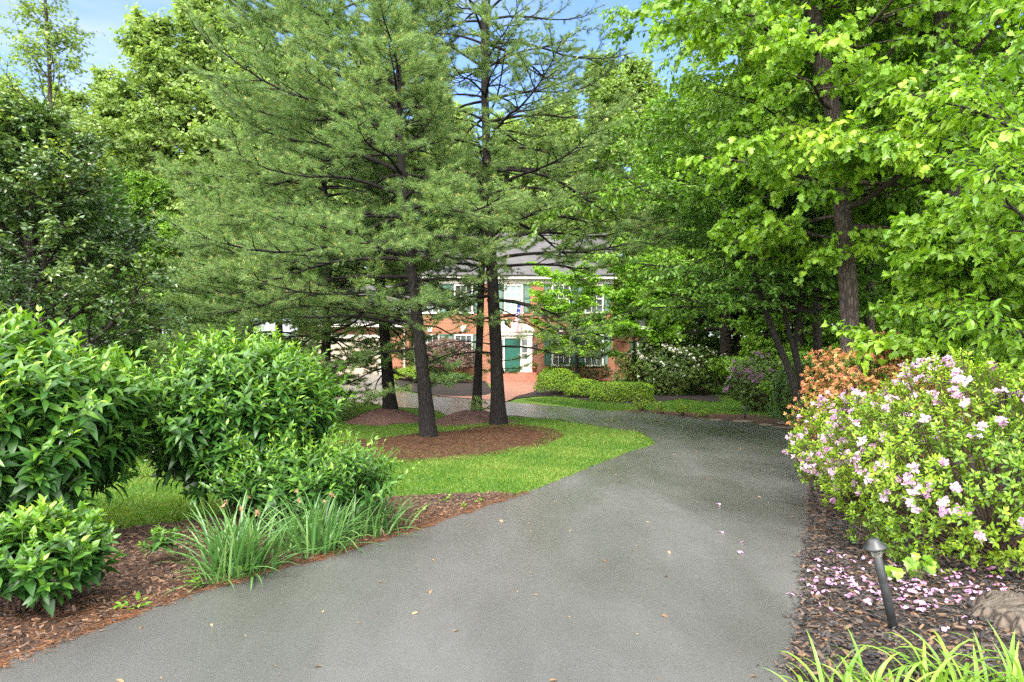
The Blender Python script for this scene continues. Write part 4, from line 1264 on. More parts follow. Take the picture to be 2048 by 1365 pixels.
M_CHIPD = leaf_mat('black_chip', [(0.008, 0.0075, 0.008), (0.022, 0.02, 0.02), (0.05, 0.042, 0.038), (0.13, 0.075, 0.04)], 0.7, 0.3, 0)
M_CHIPB = leaf_mat('brown_chip', [(0.014, 0.009, 0.008), (0.045, 0.028, 0.022), (0.09, 0.058, 0.042), (0.18, 0.11, 0.065)], 0.75, 0.25, 0)
M_STRAWI = leaf_mat('old_needle', [(0.032, 0.017, 0.012), (0.066, 0.034, 0.021), (0.12, 0.066, 0.038)], 0.85, 0.1, 0)
M_STRAWN = leaf_mat('dry_needle', [(0.042, 0.018, 0.010), (0.09, 0.039, 0.018), (0.18, 0.085, 0.037)], 0.8, 0.15, 0)
bedr_poly = np.concatenate([BED_R_IN, BED_R_OUT[::-1]])
BR = np.array([(1.15, 2.2), (1.7, 9.5), (4.5, 9.5), (4.0, 2.2)])
clip_r = lambda x, y, q: in_poly(x, y, bedr_poly)
mb = MB()
for a in (chips(42000, BR, 0.012, 0.060, 101, clip_r),): mb.add(a[0], a[1], 0, a[2])
a = straws(15000, BR, 0.035, 0.0016, 102, 0.034, lambda x, y, q: in_poly(x, y, bedr_poly) & (np.sin(x * 5 + 1) * np.cos(y * 4) + q.normal(size=len(x)) * 0.5 > 0.1))
mb.add(a[0], a[1], 1, a[2])
tag(mb.build('wood_chips', [M_CHIPD, M_STRAWN]), 'black wood chips and orange pine needles scattered under the pink azaleas', None, None, 'stuff')
BL = np.array([(-4.4, 2.2), (-2.2, 2.2), (0.3, 7.8), (0.3, 8.4), (-5.5, 8.2)])
clip_l = lambda x, y, q: in_poly(x, y, bedl_poly)
mb = MB()
a = chips(48000, BL, 0.012, 0.05, 103, clip_l)
mb.add(a[0], a[1], 0, a[2])
edge_d = lambda x, y: np.min(np.hypot(x[:, None] - CURVE_IN[None, ::6, 0], y[:, None] - CURVE_IN[None, ::6, 1]), 1)
a = straws(60000, BL, 0.05, 0.0016, 104, 0.034, lambda x, y, q: in_poly(x, y, bedl_poly) & (np.exp(-edge_d(x, y) * 3.2) + 0.25 * np.sin(x * 3) * np.cos(y * 2.4) > q.random(len(x)) * 0.9))
mb.add(a[0], a[1], 1, a[2])
tag(mb.build('wood_chips', [M_CHIPB, M_STRAWN]), 'brown wood chips and orange pine needles scattered over the bed of the lance-leaved shrubs', None, None, 'stuff')
mb = MB()
cen = straw_poly.mean(0)
a = straws(120000, cen + (straw_poly - cen) * 1.16, 0.10, 0.0035, 105, 0.016, lambda x, y, q: in_poly(x, y, cen + (straw_poly - cen) * 0.94) | (q.random(len(x)) < 0.3))
mb.add(a[0], a[1], 0, a[2])
tag(mb.build('dry_pine_needles', [M_STRAWI]), 'rust brown dry pine needles carpeting the ground at the foot of the front pines', None, None, 'stuff')
mb = MB()
q = np.random.default_rng(106)
n = 270
x, y = q.normal(G(1720, 1150)[0], 0.36, n), q.normal(4.65, 0.5, n)
x[:150], y[:150] = q.normal(2.7, 0.5, 150), q.normal(4.35, 0.2, 150)
x[150:210], y[150:210] = q.uniform(1.75, 2.3, 60), q.uniform(4.5, 7.5, 60)
k = in_poly(x, y, bedr_poly) | (q.random(n) < 0.04)
x, y = x[k], y[k]
for c in range(3):
    m = len(x)
    V, Fc, t = scatter(L_PETAL, np.c_[x, y, hgt(x, y) + 0.045 + q.uniform(0, 0.012, m)], np.c_[q.normal(size=(m, 2)), np.full(m, 0.12)], np.c_[q.normal(size=(m, 2)) * 0.4, np.ones(m)], q.uniform(0.016, 0.036, m), q.uniform(0.0, 0.75, m))
    mb.add(V, Fc, 0, t, True)
tag(mb.build('fallen_petals', M_PINK), 'pale pink azalea petals fallen on the dark mulch round the leaning path light', None, None, 'stuff')
def edge_spill(curve, y0, y1, n, sig, seed, out):
    q = np.random.default_rng(seed)
    c = curve[(curve[:, 1] > y0) & (curve[:, 1] < y1)]
    g_ = np.cumsum(np.r_[0, np.linalg.norm(np.diff(c, axis=0), axis=1)])
    t = q.uniform(0, g_[-1], n)
    t = t + 0.12 * np.sin(t * 9)
    x, y = np.interp(t, g_, c[:, 0]), np.interp(t, g_, c[:, 1])
    off = np.abs(q.normal(size=n)) * sig * (0.45 + 0.55 * np.sin(t * 3.1 + seed) ** 2) - 0.02
    x = x + out * off
    return x, y, q
mb = MB()
for curve, out, mats, y0, y1, n, sig, sd3 in ((CURVE_IN, 1, 1, 2.2, 8.2, 3300, 0.055, 111), (CURVE_OUT, -1, 0, 2.2, 9.0, 2600, 0.05, 112), (CURVE_IN, 1, 0, 2.2, 22, 1800, 0.05, 113), (CURVE_OUT, -1, 1, 9, 21, 2400, 0.07, 114)):
    x, y, q = edge_spill(curve, y0, y1, n, sig, sd3, out)
    A = np.c_[x, y, hgt(x, y) + 0.040 + q.uniform(0, 0.006, n)]
    if mats:
        V, Fq = sticks(A, A + nrm(np.c_[q.normal(size=(n, 2)), np.zeros(n)]) * 0.045 * q.uniform(0.5, 1.2, (n, 1)), 0.0016, 0.0008, 3)
        mb.add(V, Fq, 1, np.repeat(q.random(n), 6))
    else:
        T = (np.array([[-0.2, 0, 0], [0.2, 0, 0], [0.15, 1, 0], [-0.15, 1, 0], [0, 0.5, 0.2]], float), np.array([[0, 1, 4], [1, 2, 4], [2, 3, 4], [3, 0, 4]]))
        V, Fc, t = scatter(T, A, np.c_[q.normal(size=(n, 2)), np.zeros(n)], np.tile([0, 0, 1.0], (n, 1)), 0.006 + 0.026 * q.random(n) ** 2.5, q.random(n) * 0.9)
        mb.add(V, Fc, 0, t)
tag(mb.build('edge_litter', [M_CHIPD, M_STRAWN]), 'wood chips and orange needles washed onto the asphalt along its edges', None, None, 'stuff')
q = np.random.default_rng(107)
mb = MB()
n = 900
x, y = q.uniform(-3, 6, n), 2.6 + 24 * q.random(n) ** 1.6
k = on_drive(x, y)
x, y = x[k], y[k]
m = len(x)
V, Fc, t = scatter(L_OVATE3, np.c_[x, y, hgt(x, y) + 0.043], np.c_[q.normal(size=(m, 2)), np.zeros(m)], np.c_[q.normal(size=(m, 2)) * 0.25, np.ones(m)], 0.012 + 0.05 * q.random(m) ** 5, q.random(m))
mb.add(V, Fc, 0, t)
tag(mb.build('leaf_litter', M_DEAD), 'bits of dry leaf and bark scattered on the asphalt', None, None, 'stuff')
# ------------------------------------------------------------------ trees
B_PINE = bark_mat('pine_bark', (0.0035, 0.0026, 0.0022), (0.017, 0.0125, 0.0105), 0.8, (0.026, 0.023, 0.02))
B_OAK = bark_mat('grey_brown_bark', (0.016, 0.012, 0.010), (0.085, 0.064, 0.052), 0.9, (0.095, 0.09, 0.075))
B_DARK = bark_mat('dark_smooth_bark', (0.012, 0.010, 0.009), (0.045, 0.036, 0.030), 1.2)
M_NEED = leaf_mat('pine_needles', [(0.052, 0.100, 0.030), (0.10, 0.172, 0.047), (0.16, 0.245, 0.066), (0.24, 0.32, 0.095)], 0.45, 0.4, 0.3, (1.15, 1.3, 0.6))
M_CONE = leaf_mat('pollen_cones', [(0.18, 0.11, 0.035), (0.31, 0.22, 0.06), (0.38, 0.33, 0.11)], 0.8, 0.1, 0.0)
M_OAKL = leaf_mat('bright_lobed_leaf', [(0.06, 0.14, 0.010), (0.12, 0.24, 0.014), (0.19, 0.34, 0.02), (0.30, 0.44, 0.04)], 0.42, 0.4, 0.40, (1.25, 1.3, 0.4))
M_BGL = leaf_mat('pale_woodland_leaf', [(0.085, 0.145, 0.035), (0.145, 0.225, 0.055), (0.215, 0.305, 0.08), (0.29, 0.375, 0.115)], 0.5, 0.35, 0.38, (1.2, 1.3, 0.5))
M_MIDL = leaf_mat('mid_woodland_leaf', [(0.05, 0.115, 0.012), (0.095, 0.195, 0.018), (0.155, 0.285, 0.025), (0.23, 0.37, 0.036)], 0.42, 0.4, 0.38, (1.25, 1.35, 0.4))
M_DOGL = leaf_mat('blue_green_leaf', [(0.045, 0.11, 0.016), (0.085, 0.185, 0.026), (0.14, 0.26, 0.036), (0.20, 0.33, 0.045)], 0.38, 0.5, 0.35, (1.2, 1.35, 0.45))
M_MAGL = leaf_mat('broad_ovate_leaf', [(0.07, 0.16, 0.012), (0.13, 0.26, 0.018), (0.20, 0.35, 0.025), (0.29, 0.43, 0.04)], 0.36, 0.45, 0.38, (1.2, 1.3, 0.4))
M_HOLL = leaf_mat('holly_leaf', [(0.030, 0.065, 0.020), (0.058, 0.11, 0.028), (0.11, 0.175, 0.034), (0.28, 0.37, 0.035)], 0.3, 0.6, 0.2)
M_CEDAR = leaf_mat('cedar_spray', [(0.03, 0.085, 0.012), (0.06, 0.14, 0.016), (0.11, 0.20, 0.025)], 0.6, 0.3, 0.2)
M_JML = leaf_mat('lime_maple_leaf', [(0.08, 0.19, 0.014), (0.15, 0.31, 0.018), (0.25, 0.42, 0.03)], 0.42, 0.4, 0.4, (1.2, 1.3, 0.4))

def trunk_line(px_pts, d, base):
    """trunk centre line through photo pixels at depth d, local to BASE"""
    pts = [np.array(base)] + [at(px, py, d) for px, py in px_pts]
    return np.array(pts) - np.array(base)

def spine(pts, n=26):
    p = np.array(smooth_line(pts, 0))
    s = np.r_[0, np.cumsum(np.linalg.norm(np.diff(p, axis=0), axis=1))]
    t = np.linspace(0, s[-1], n)
    return np.stack([np.interp(t, s, p[:, i]) for i in range(3)], 1)

def trunk_tube(mb, sp, r0, r1, k=14, flare=1.35, pw=0.9, seed=0):
    q = np.random.default_rng(seed)
    n = len(sp)
    f = np.linspace(0, 1, n)
    sp = np.concatenate([sp[:1] - [0, 0, 0.25], sp])
    rad = r1 + (r0 - r1) * (1 - f) ** pw
    rad = np.r_[rad[0] * flare, rad * (1 + (flare - 1) * np.exp(-f * 22))]
    V, Fq = tube(sp, rad, k)
    ax = np.repeat(sp, k, 0)
    V = ax + (V - ax) * (1 + q.normal(size=(len(V), 1)) * 0.035)
    mb.add(V, Fq, 0, 0.5, True)

def at_h(sp, z):
    i = np.clip(np.searchsorted(sp[:, 2], z), 1, len(sp) - 1)
    f = (z - sp[i - 1, 2]) / max(sp[i, 2] - sp[i - 1, 2], 1e-6)
    return sp[i - 1] + (sp[i] - sp[i - 1]) * np.clip(f, 0, 1), i / len(sp)

def broadleaf(seed, trunk, r0, lo, hi, nl, spread, elev=(15, 60), ns=9, nt=6, nleaf=16, T=L_DIA, leaf=0.13, sub=0.5, twl=0.6, droop=0.25, flat=0.35, jit=0.12, up=0.3, bias=None, r1=0.03, limb_r=0.4, twig_k=3, lrange=(0.15, 1.0), wood=True, tint_c=0.5, flare=1.35, stems=()):
    """a tree as two meshes: trunk with limbs, crown with twigs and leaves. SPREAD(f) is the limb length at height fraction f of the crown"""
    q = np.random.default_rng(seed)
    tb, cb = MB(), MB()
    sp = spine(trunk)
    trunk_tube(tb, sp, r0, r1, seed=seed, flare=flare)
    spines = [sp]
    for st, sr in stems:
        s2 = spine(st)
        trunk_tube(tb, s2, sr, r1, k=10, seed=seed + 1, flare=flare)
        spines.append(s2)
    TA, TB_, TT = [], [], []
    for i in range(nl):
        f = (i + q.random()) / nl
        z = lo + (hi - lo) * f
        s_ = spines[i % len(spines)]
        z = min(z, s_[-1, 2] * 0.995)
        p, ft = at_h(s_, z)
        az = i * 2.39996 + q.uniform(-0.4, 0.4)
        L = spread(f) * q.uniform(0.7, 1.15)
        if bias: L *= bias(az, f)
        if L < 0.3: continue
        el = radians(elev[0] + (elev[1] - elev[0]) * f + q.normal() * 8)
        rl = max(0.012, min(r0 * (1 - ft) * limb_r + 0.012, L * 0.022))
        limb = sway(p, (cos(az) * cos(el), sin(az) * cos(el), sin(el)), L, 7, up, jit, q)
        tb.add(*tube(limb, np.linspace(rl, 0.008, 8), 6), 0, 0.5, True)
        lt = q.normal() * 0.10
        sf = lrange[0] + (1 - lrange[0]) * (np.arange(ns) + q.random(ns)) / ns
        sp0, sdv = along(limb, sf)
        for j in range(ns):
            sgn = 1 if j % 2 else -1
            dv = sdv[j]
            side = nrm(np.cross(dv, [0, 0, 1.0]))
            dd = nrm(dv * q.uniform(0.5, 1.0) + side * sgn * q.uniform(0.4, 1.1) + np.array([0, 0, q.normal() * 0.35 * (1 - flat) + 0.08]))
            L2 = (L * sub * (1.1 - 0.75 * sf[j]) + 0.35) * q.uniform(0.6, 1.2)
            s2 = sway(sp0[j], dd, L2, 4, up * 0.5 - droop * 0.6, jit * 0.9, q)
            cb.add(*tube(s2, np.linspace(max(0.006, rl * 0.35), 0.004, 5), 4), 1, 0.5, True)
            c, d = along(s2, q.uniform(0.15, 1.0, nt))
            sd2 = nrm(np.cross(d, [0, 0, 1.0])) * np.where(np.arange(nt) % 2, 1, -1)[:, None]
            td = nrm(d * q.uniform(0.3, 1.0, (nt, 1)) + sd2 * q.uniform(0.2, 1.0, (nt, 1)) + np.c_[np.zeros((nt, 2)), q.normal(size=nt) * 0.45 * (1 - flat) - droop * 0.5])
            TA.append(c)
            TB_.append(c + td * (twl * q.uniform(0.5, 1.25, (nt, 1))))
            TT.append(np.full(nt, lt + q.normal() * 0.10))
    A, B, tl = np.concatenate(TA), np.concatenate(TB_), np.concatenate(TT)
    cb.add(*sticks(A, B, 0.005, 0.0025, twig_k), 1)
    n = len(A)
    u = np.tile((np.arange(nleaf) + 0.5) / nleaf, n) + q.uniform(-0.5, 0.5, n * nleaf) / nleaf
    A2, B2, t2 = np.repeat(A, nleaf, 0), np.repeat(B, nleaf, 0), np.repeat(tl, nleaf)
    d = nrm(B2 - A2)
    side = nrm(np.cross(d, [0, 0, 1.0])) * np.where(np.arange(n * nleaf) % 2, 1, -1)[:, None]
    m = len(A2)
    ld = nrm(d * q.uniform(0.2, 0.9, (m, 1)) + side * q.uniform(0.3, 1.0, (m, 1)) + np.c_[q.normal(size=(m, 2)) * 0.25, q.normal(size=m) * 0.25 - droop])
    ln = np.array([0, 0, 1.0]) + q.normal(size=(m, 3)) * (0.75 - 0.45 * flat)
    P = A2 + (B2 - A2) * u[:, None] + q.normal(size=(m, 3)) * leaf * 0.22
    tint = np.clip(tint_c + t2 + q.normal(size=m) * 0.15, 0, 1)
    V, Fc, t = scatter(T, P, ld, ln, leaf * q.uniform(0.65, 1.2, m), tint)
    cb.add(V, Fc, 0, t)
    return tb, cb

def plant_tree(name, label, base, tbcb, leafm, bark, group=None, cat='tree', rz=0.0):
    root = thing(name, label, cat, tuple(base), group, rz)
    tbcb[0].build('trunk', bark, root)
    tbcb[1].build('crown', [leafm, bark], root)
    return root

# ---- white pines
def pine(seed, trunk, r0, whorls, r1=0.03, nn=20, nlen=0.115, nwid=0.0075, clear=0.28, cones=0.34, bias=None, dens=1.0, tint_c=0.45, dead=()):
    """WHORLS: (height, number of limbs, limb length, elevation in degrees, foliage density)"""
    q = np.random.default_rng(seed)
    tb, cb = MB(), MB()
    sp = spine(trunk, 34)
    trunk_tube(tb, sp, r0, r1, 16, 1.42, 0.85, seed)
    TP, TD, TT, CP, CD = [], [], [], [], []
    a0 = q.uniform(0, 6.28)
    SA, SB, SR = [], [], []
    for wz, cnt, L0, el0, dn in whorls:
        a0 += 0.7
        for i in range(cnt):
            az = a0 + 2 * pi * i / cnt + q.normal() * 0.22
            z = wz + q.normal() * 0.07
            p, ft = at_h(sp, z)
            L = L0 * q.uniform(0.72, 1.12)
            if bias: L *= bias(az, z)
            if L < 0.35: continue
            el = radians(el0 + q.normal() * 6)
            n = 9
            d = np.array([cos(az) * cos(el), sin(az) * cos(el), sin(el)])
            pts, pp = [p], p.copy()
            for k in range(n):
                f = k / n
                bend = -0.16 * (f < 0.5) + 0.15 * (f >= 0.55)
                d = nrm(d + np.array([0, 0, bend * (0.35 + 0.9 * f)]) + q.normal(size=3) * 0.055)
                pp = pp + d * L / n
                pts.append(pp)
            pts = np.array(pts)
            rl = min(0.012 + L * 0.0085, 0.055)
            tb.add(*tube(pts, np.linspace(rl, 0.006, n + 1), 6), 0, 0.5, True)
            if dn <= 0:
                # dead lower limb with bare twigs
                m = int(L * 5)
                c, dv = along(pts, q.uniform(0.25, 1, m))
                e = c + nrm(dv + rand_dir(m, q) * 0.9) * q.uniform(0.2, 0.7, (m, 1))
                SA.append(c); SB.append(e); SR.append(np.full(m, 0.005))
                continue
            m = max(3, int(L * (1 - clear) / 0.20 * dens * dn ** 0.5))
            sf = clear + (1 - clear) * (np.arange(m) + q.random(m) * 0.8) / m
            c, dv = along(pts, sf)
            lt = q.normal() * 0.09
            for j in range(m + 1):
                if j == m:
                    s2 = pts[-3:]
                    L2 = 0.5
                else:
                    side = nrm(np.cross(dv[j], [0, 0, 1.0])) * (1 if j % 2 else -1)
                    L2 = (0.42 * L * (1.12 - sf[j]) + 0.22) * q.uniform(0.55, 1.15)
                    dd = nrm(dv[j] * 0.75 + side * q.uniform(0.5, 0.95) + np.array([0, 0, q.normal() * 0.16 + 0.04]))
                    s2 = sway(c[j], dd, L2, 4, 0.22, 0.09, q)
                    cb.add(*tube(s2, np.linspace(max(0.0045, rl * 0.35), 0.003, 5), 4), 1, 0.5, True)
                # side twigs and their tufts
                mt = max(2, int(L2 / 0.105 * dn))
                ct, dt = along(s2, 0.22 + 0.78 * (np.arange(mt) + q.random(mt)) / mt)
                sg = nrm(np.cross(dt, [0, 0, 1.0])) * np.where(np.arange(mt) % 2, 1, -1)[:, None]
                td = nrm(dt * 0.85 + sg * q.uniform(0.25, 0.8, (mt, 1)) + np.c_[np.zeros((mt, 2)), q.normal(size=mt) * 0.28 + 0.12])
                tl = q.uniform(0.10, 0.30, (mt, 1))
                te = ct + td * tl
                SA.append(ct); SB.append(te); SR.append(np.full(mt, 0.0032))
                for g_ in (0.15, 0.4, 0.72, 1.0):
                    TP.append(ct + (te - ct) * np.clip(g_ + q.uniform(-0.15, 0.15, (mt, 1)), 0, 1))
                    TD.append(td)
                    TT.append(lt + q.normal(size=mt) * 0.09 + 0.08 * g_)
                kc = q.random(mt) < cones
                CP.append(te[kc]); CD.append(td[kc])
    for dz, az, L, el in dead:
        p, ft = at_h(sp, dz)
        az, el = radians(az), radians(el)
        pts = sway(p, (cos(az) * cos(el), sin(az) * cos(el), sin(el)), L, 7, -0.2, 0.1, q)
        tb.add(*tube(pts, np.linspace(0.022, 0.004, 8), 5), 0, 0.5, True)
        m = int(L * 7)
        c, dv = along(pts, q.uniform(0.2, 1, m))
        e = c + nrm(dv + rand_dir(m, q) * 0.8) * q.uniform(0.2, 0.6, (m, 1))
        SA.append(c); SB.append(e); SR.append(np.full(m, 0.005))
    A, B, R = np.concatenate(SA), np.concatenate(SB), np.concatenate(SR)
    cb.add(*sticks(A, B, R, R * 0.6, 3), 1)
    P, D, t0 = np.concatenate(TP), np.concatenate(TD), np.concatenate(TT)
    n = len(P)
    u = nrm(np.cross(D, [0.21, 0.3, 0.93]))
    v = np.cross(D, u)
    a = q.uniform(0, 2 * pi, (n, nn))
    th = q.uniform(0.25, 1.15, (n, nn))
    nd = D[:, None] * np.cos(th)[..., None] + (u[:, None] * np.cos(a)[..., None] + v[:, None] * np.sin(a)[..., None]) * np.sin(th)[..., None]
    nd[..., 2] -= 0.08
    P2 = np.repeat(P, nn, 0) + q.normal(size=(n * nn, 3)) * 0.012
    S = nlen * q.uniform(0.7, 1.15, n * nn)
    T = (L_NEEDLE[0] * np.array([nwid / nlen, 1, 1]), L_NEEDLE[1])
    V, Fc, t = scatter(T, P2, nd.reshape(-1, 3), rand_dir(n * nn, q), S, np.clip(tint_c + np.repeat(t0, nn) + q.normal(size=n * nn) * 0.12, 0, 1))
    cb.add(V, Fc, 0, t)
    C, CDv = np.concatenate(CP), np.concatenate(CD)
    m = len(C)
    if m:
        V, Fc = sticks(C, C + nrm(CDv + np.array([0, 0, 0.8])) * q.uniform(0.03, 0.07, (m, 1)), 0.012, 0.008, 4)
        cb.add(V, Fc, 2, np.repeat(q.random(m), 8))
    print('pine', seed, n * nn, 'needles')
    return tb, cb

def plant_pine(label, base, tbcb, group='white pines on the lawn island'):
    root = thing('pine_tree', label, 'pine tree', tuple(base), group)
    tbcb[0].build('trunk', B_PINE, root)
    tbcb[1].build('crown', [M_NEED, B_PINE, M_CONE], root)
    return root

def whorl_px(d, base, rows):
    """rows (photo y, count, length, elevation, density) to local heights"""
    return [(at(0, py, d)[2] - base[2], c, L, e, dn) for py, c, L, e, dn in rows]

dA, dB, dC, dD = PA[1], PB[1], PC[1] + 0.2, PD[1] + 0.2
PA_, PB_ = np.array([PA[0], PA[1], hgt(PA[0], PA[1])]), np.array([PB[0], PB[1], hgt(PB[0], PB[1])])
PC_, PD_ = np.array([PC[0], dC, hgt(PC[0], dC)]), np.array([PD[0], dD, hgt(PD[0], dD)])
left = lambda az: -cos(az)                      # 1 when the limb points to the photo's left
tA = trunk_line([(845, 740), (829, 590), (816, 460), (807, 370), (800, 290), (797, 180), (797, 90), (800, 20)], dA, PA_)
wA = whorl_px(dA, PA_, [(755, 2, 1.3, 0, 1.0), (700, 3, 2.2, 6, 0.8), (655, 4, 3.6, 10, 0.55), (608, 5, 4.4, 8, 0.6), (560, 5, 4.8, 6, 0.7), (515, 5, 4.6, 5, 0.8), (475, 5, 4.6, 6, 1.0), (430, 5, 4.4, 8, 1.0), (395, 5, 4.0, 9, 1.0), (350, 5, 3.8, 12, 1.0), (310, 6, 3.4, 18, 1.0), (265, 6, 3.0, 24, 1.4), (220, 6, 2.7, 28, 1.4), (175, 6, 2.3, 32, 1.4), (130, 6, 1.9, 36, 1.5), (90, 4, 1.2, 42, 1.2), (55, 4, 0.7, 50, 1.2)])
def biasA(az, z):
    l = left(az)
    k = 1.0 + 0.30 * l
    if z < 4.6 and l < -0.2: k *= 0.62
    if z > 5.5 and l < -0.2: k *= 0.62
    return k
plant_pine('white pine with a thick black trunk, nearest of all to the camera, limbs sweeping low', PA_, pine(201, tA, 0.165, wA, nn=20, nlen=0.125, nwid=0.0065, bias=biasA, dead=((at(0, 640, dA)[2] - PA_[2], 190, 3.2, 2), (at(0, 735, dA)[2] - PA_[2], 15, 1.9, 22), (at(0, 600, dA)[2] - PA_[2], 200, 3.0, 0))))
tB = trunk_line([(992, 700), (987, 600), (981, 480), (977, 380), (972, 260), (969, 150), (968, 40), (972, -100), (975, -260)], dB, PB_)
wB = whorl_px(dB, PB_, [(800, 1, 0.8, 0, 0.9), (700, 3, 3.6, 2, 0.6), (640, 3, 2.4, 8, 0.3), (590, 5, 4.4, 6, 0.42), (530, 5, 4.4, 6, 0.75), (480, 6, 4.4, 6, 0.85), (430, 6, 4.6, 8, 0.9), (385, 5, 4.2, 10, 0.9), (340, 5, 4.3, 10, 0.9), (300, 5, 4.0, 14, 0.8), (250, 5, 3.6, 14, 0.8), (200, 6, 3.6, 14, 0.8), (135, 6, 3.6, 15, 0.75), (85, 5, 3.4, 18, 0.6), (36, 7, 3.6, 17, 0.55), (-40, 5, 3.2, 26, 0.5), (-110, 5, 2.6, 32, 0.6), (-180, 5, 1.9, 38, 0.8), (-230, 5, 1.0, 45, 1.0)])
plant_pine('tallest, straight white pine on the pine straw, its trunk hiding part of the front door', PB_, pine(202, tB, 0.185, wB, nn=22, nlen=0.125, nwid=0.0070, bias=lambda az, z: 1.0 + (0.1 if left(az) < 0 else -0.15), dead=((at(0, 640, dB)[2] - PB_[2], -8, 2.8, -4), (at(0, 612, dB)[2] - PB_[2], -20, 2.4, -14), (at(0, 575, dB)[2] - PB_[2], 175, 3.4, -8), (at(0, 690, dB)[2] - PB_[2], 170, 2.2, 12))))
tC = trunk_line([(958, 700), (963, 560), (968, 420), (972, 250), (975, 90), (980, -60)], dC + 0.5, PC_)
wC = whorl_px(dC, PC_, [(470, 3, 2.0, 5, 0.6), (420, 4, 2.4, 8, 0.7), (330, 4, 2.4, 10, 0.7), (250, 4, 2.2, 14, 0.6), (160, 4, 1.9, 22, 0.45), (60, 4, 1.6, 28, 0.4), (-20, 4, 1.0, 40, 0.6)])
plant_pine('thin white pine rising from the mulch mound just behind the tall straight one', PC_, pine(203, tC, 0.122, wC, nn=16))
tD = trunk_line([(768, 660), (755, 500), (748, 380), (745, 200), (750, 60), (755, -120), (757, -300)], dD, PD_)
wD = whorl_px(dD, PD_, [(745, 3, 2.2, -6, 0.8), (700, 3, 3.0, -3, 0.8), (640, 3, 3.6, 0, 0.7), (590, 4, 4.6, 2, 0.9), (540, 4, 4.8, 4, 0.9), (480, 5, 5.0, 5, 0.9), (430, 5, 5.2, 6, 0.9), (380, 5, 5.2, 8, 0.9), (330, 5, 5.6, 10, 0.9), (280, 5, 5.6, 12, 1.0), (225, 6, 5.0, 14, 1.3), (170, 6, 4.7, 17, 1.4), (115, 6, 4.4, 20, 1.5), (60, 6, 4.1, 22, 1.5), (5, 6, 3.8, 22, 1.5), (-60, 6, 3.4, 22, 1.4), (-130, 6, 2.6, 28, 1.2), (-210, 5, 1.4, 42, 1.1), (-270, 4, 0.8, 50, 1.1)])
plant_pine('broad tall white pine on the left mulch mound, in front of the beige garage door', PD_, pine(204, tD, 0.168, wD, nn=20, nlen=0.125, nwid=0.0085, bias=lambda az, z: 0.92 + 0.28 * left(az)))
PE_ = np.array([at(650, 790, 21.0)[0], 21.0, hgt(-5.7, 21.0)])
tE = trunk_line([(652, 700), (655, 560), (650, 400), (640, 250), (635, 150)], 21.0, PE_)
wE = whorl_px(21.0, PE_, [(840, 4, 1.2, -8, 1.0), (815, 4, 1.7, -4, 1.0), (770, 4, 2.2, -4, 0.9), (720, 5, 2.8, 0, 0.9), (670, 5, 3.8, 2, 1.0), (620, 5, 4.2, 4, 1.0), (570, 6, 4.4, 5, 1.0), (520, 6, 4.4, 6, 1.0), (470, 5, 4.2, 8, 1.0), (425, 5, 3.9, 10, 1.0), (380, 5, 3.4, 13, 1.0), (335, 5, 3.0, 18, 1.0), (285, 5, 2.4, 24, 1.0), (235, 5, 1.6, 32, 1.1), (190, 4, 0.8, 44, 1.1)])
plant_pine('bushy white pine with limbs down to the grass beside the rounded lance-leaved shrub', PE_, pine(205, tE, 0.17, wE, nn=19, nlen=0.125, nwid=0.009, bias=lambda az, z: 0.95 + 0.2 * left(az)))
PF_ = np.array([-9.6, 24.5, hgt(-9.6, 24.5)])
tF = np.array([(0, 0, 0), (0.1, 0, 3), (0.05, 0.1, 6), (0, 0, 9.2)])
wF = [(0.6 + k * 0.56, 5, 4.2 * (1 - (k / 15) ** 1.6) + 0.5, 0 + k * 2.2, 1.0) for k in range(15)]
plant_pine('shorter dense white pine standing farthest from the asphalt, behind the rounded shrub', PF_, pine(206, tF, 0.17, wF, nn=17, nlen=0.13, nwid=0.010))

# ---- holly, cedars
bh = np.array([-8.7, 12.2, hgt(-8.7, 12.2)])
hol = broadleaf(301, [(0, 0, 0), (0.1, 0, 2), (0, 0.1, 3.8), (0.1, 0, 5.8)], 0.16, 0.3, 5.6, 58, lambda f: 2.7 * (1 - f ** 1.5) + 0.5, (-5, 60), 9, 9, 17, L_DIA, 0.095, 0.45, 0.38, 0.1, 0.1, up=0.4, tint_c=0.32)
plant_tree('holly_tree', 'dark glossy holly tree behind the big cut-off shrub', bh, hol, M_HOLL, B_DARK, cat='holly tree')
def cedar(seed, h, r, n):
    q = np.random.default_rng(seed)
    tb, cb = MB(), MB()
    trunk_tube(tb, np.array([(0, 0, z) for z in np.linspace(0, h, 12)]), 0.1, 0.015, 8, seed=seed)
    z = h * q.random(n) ** 0.8
    a = q.uniform(0, 2 * pi, n)
    rr = r * (1 - z / h) ** 0.75 * (0.65 + 0.4 * q.random(n)) * (1 + 0.16 * np.sin(a * 5 + z * 3)) + 0.05
    P = np.c_[rr * np.cos(a), rr * np.sin(a), z]
    D = nrm(np.c_[np.cos(a) * 0.6, np.sin(a) * 0.6, np.full(n, 0.9)] + q.normal(size=(n, 3)) * 0.25)
    cb.add(*sticks(P - D * 0.35, P + D * 0.1, 0.006, 0.002, 3), 1)
    for k in range(5):
        V, Fc, t = scatter(leaf_diamond(0.10), P + q.normal(size=(n, 3)) * 0.06, D + q.normal(size=(n, 3)) * 0.35, rand_dir(n, q), 0.30 * q.uniform(0.7, 1.2, n), np.clip(q.normal(0.45, 0.2, n) + 0.15 * np.sin(a * 4 + z * 2), 0, 1))
        cb.add(V, Fc, 0, t)
    return tb, cb
plant_tree('cedar_tree', 'narrow feathery cedar, the taller one beside the pines behind the holly', (-14.2, 32, hgt(-14.2, 32)), cedar(311, 10.2, 1.5, 6500), M_CEDAR, B_DARK, cat='cedar')
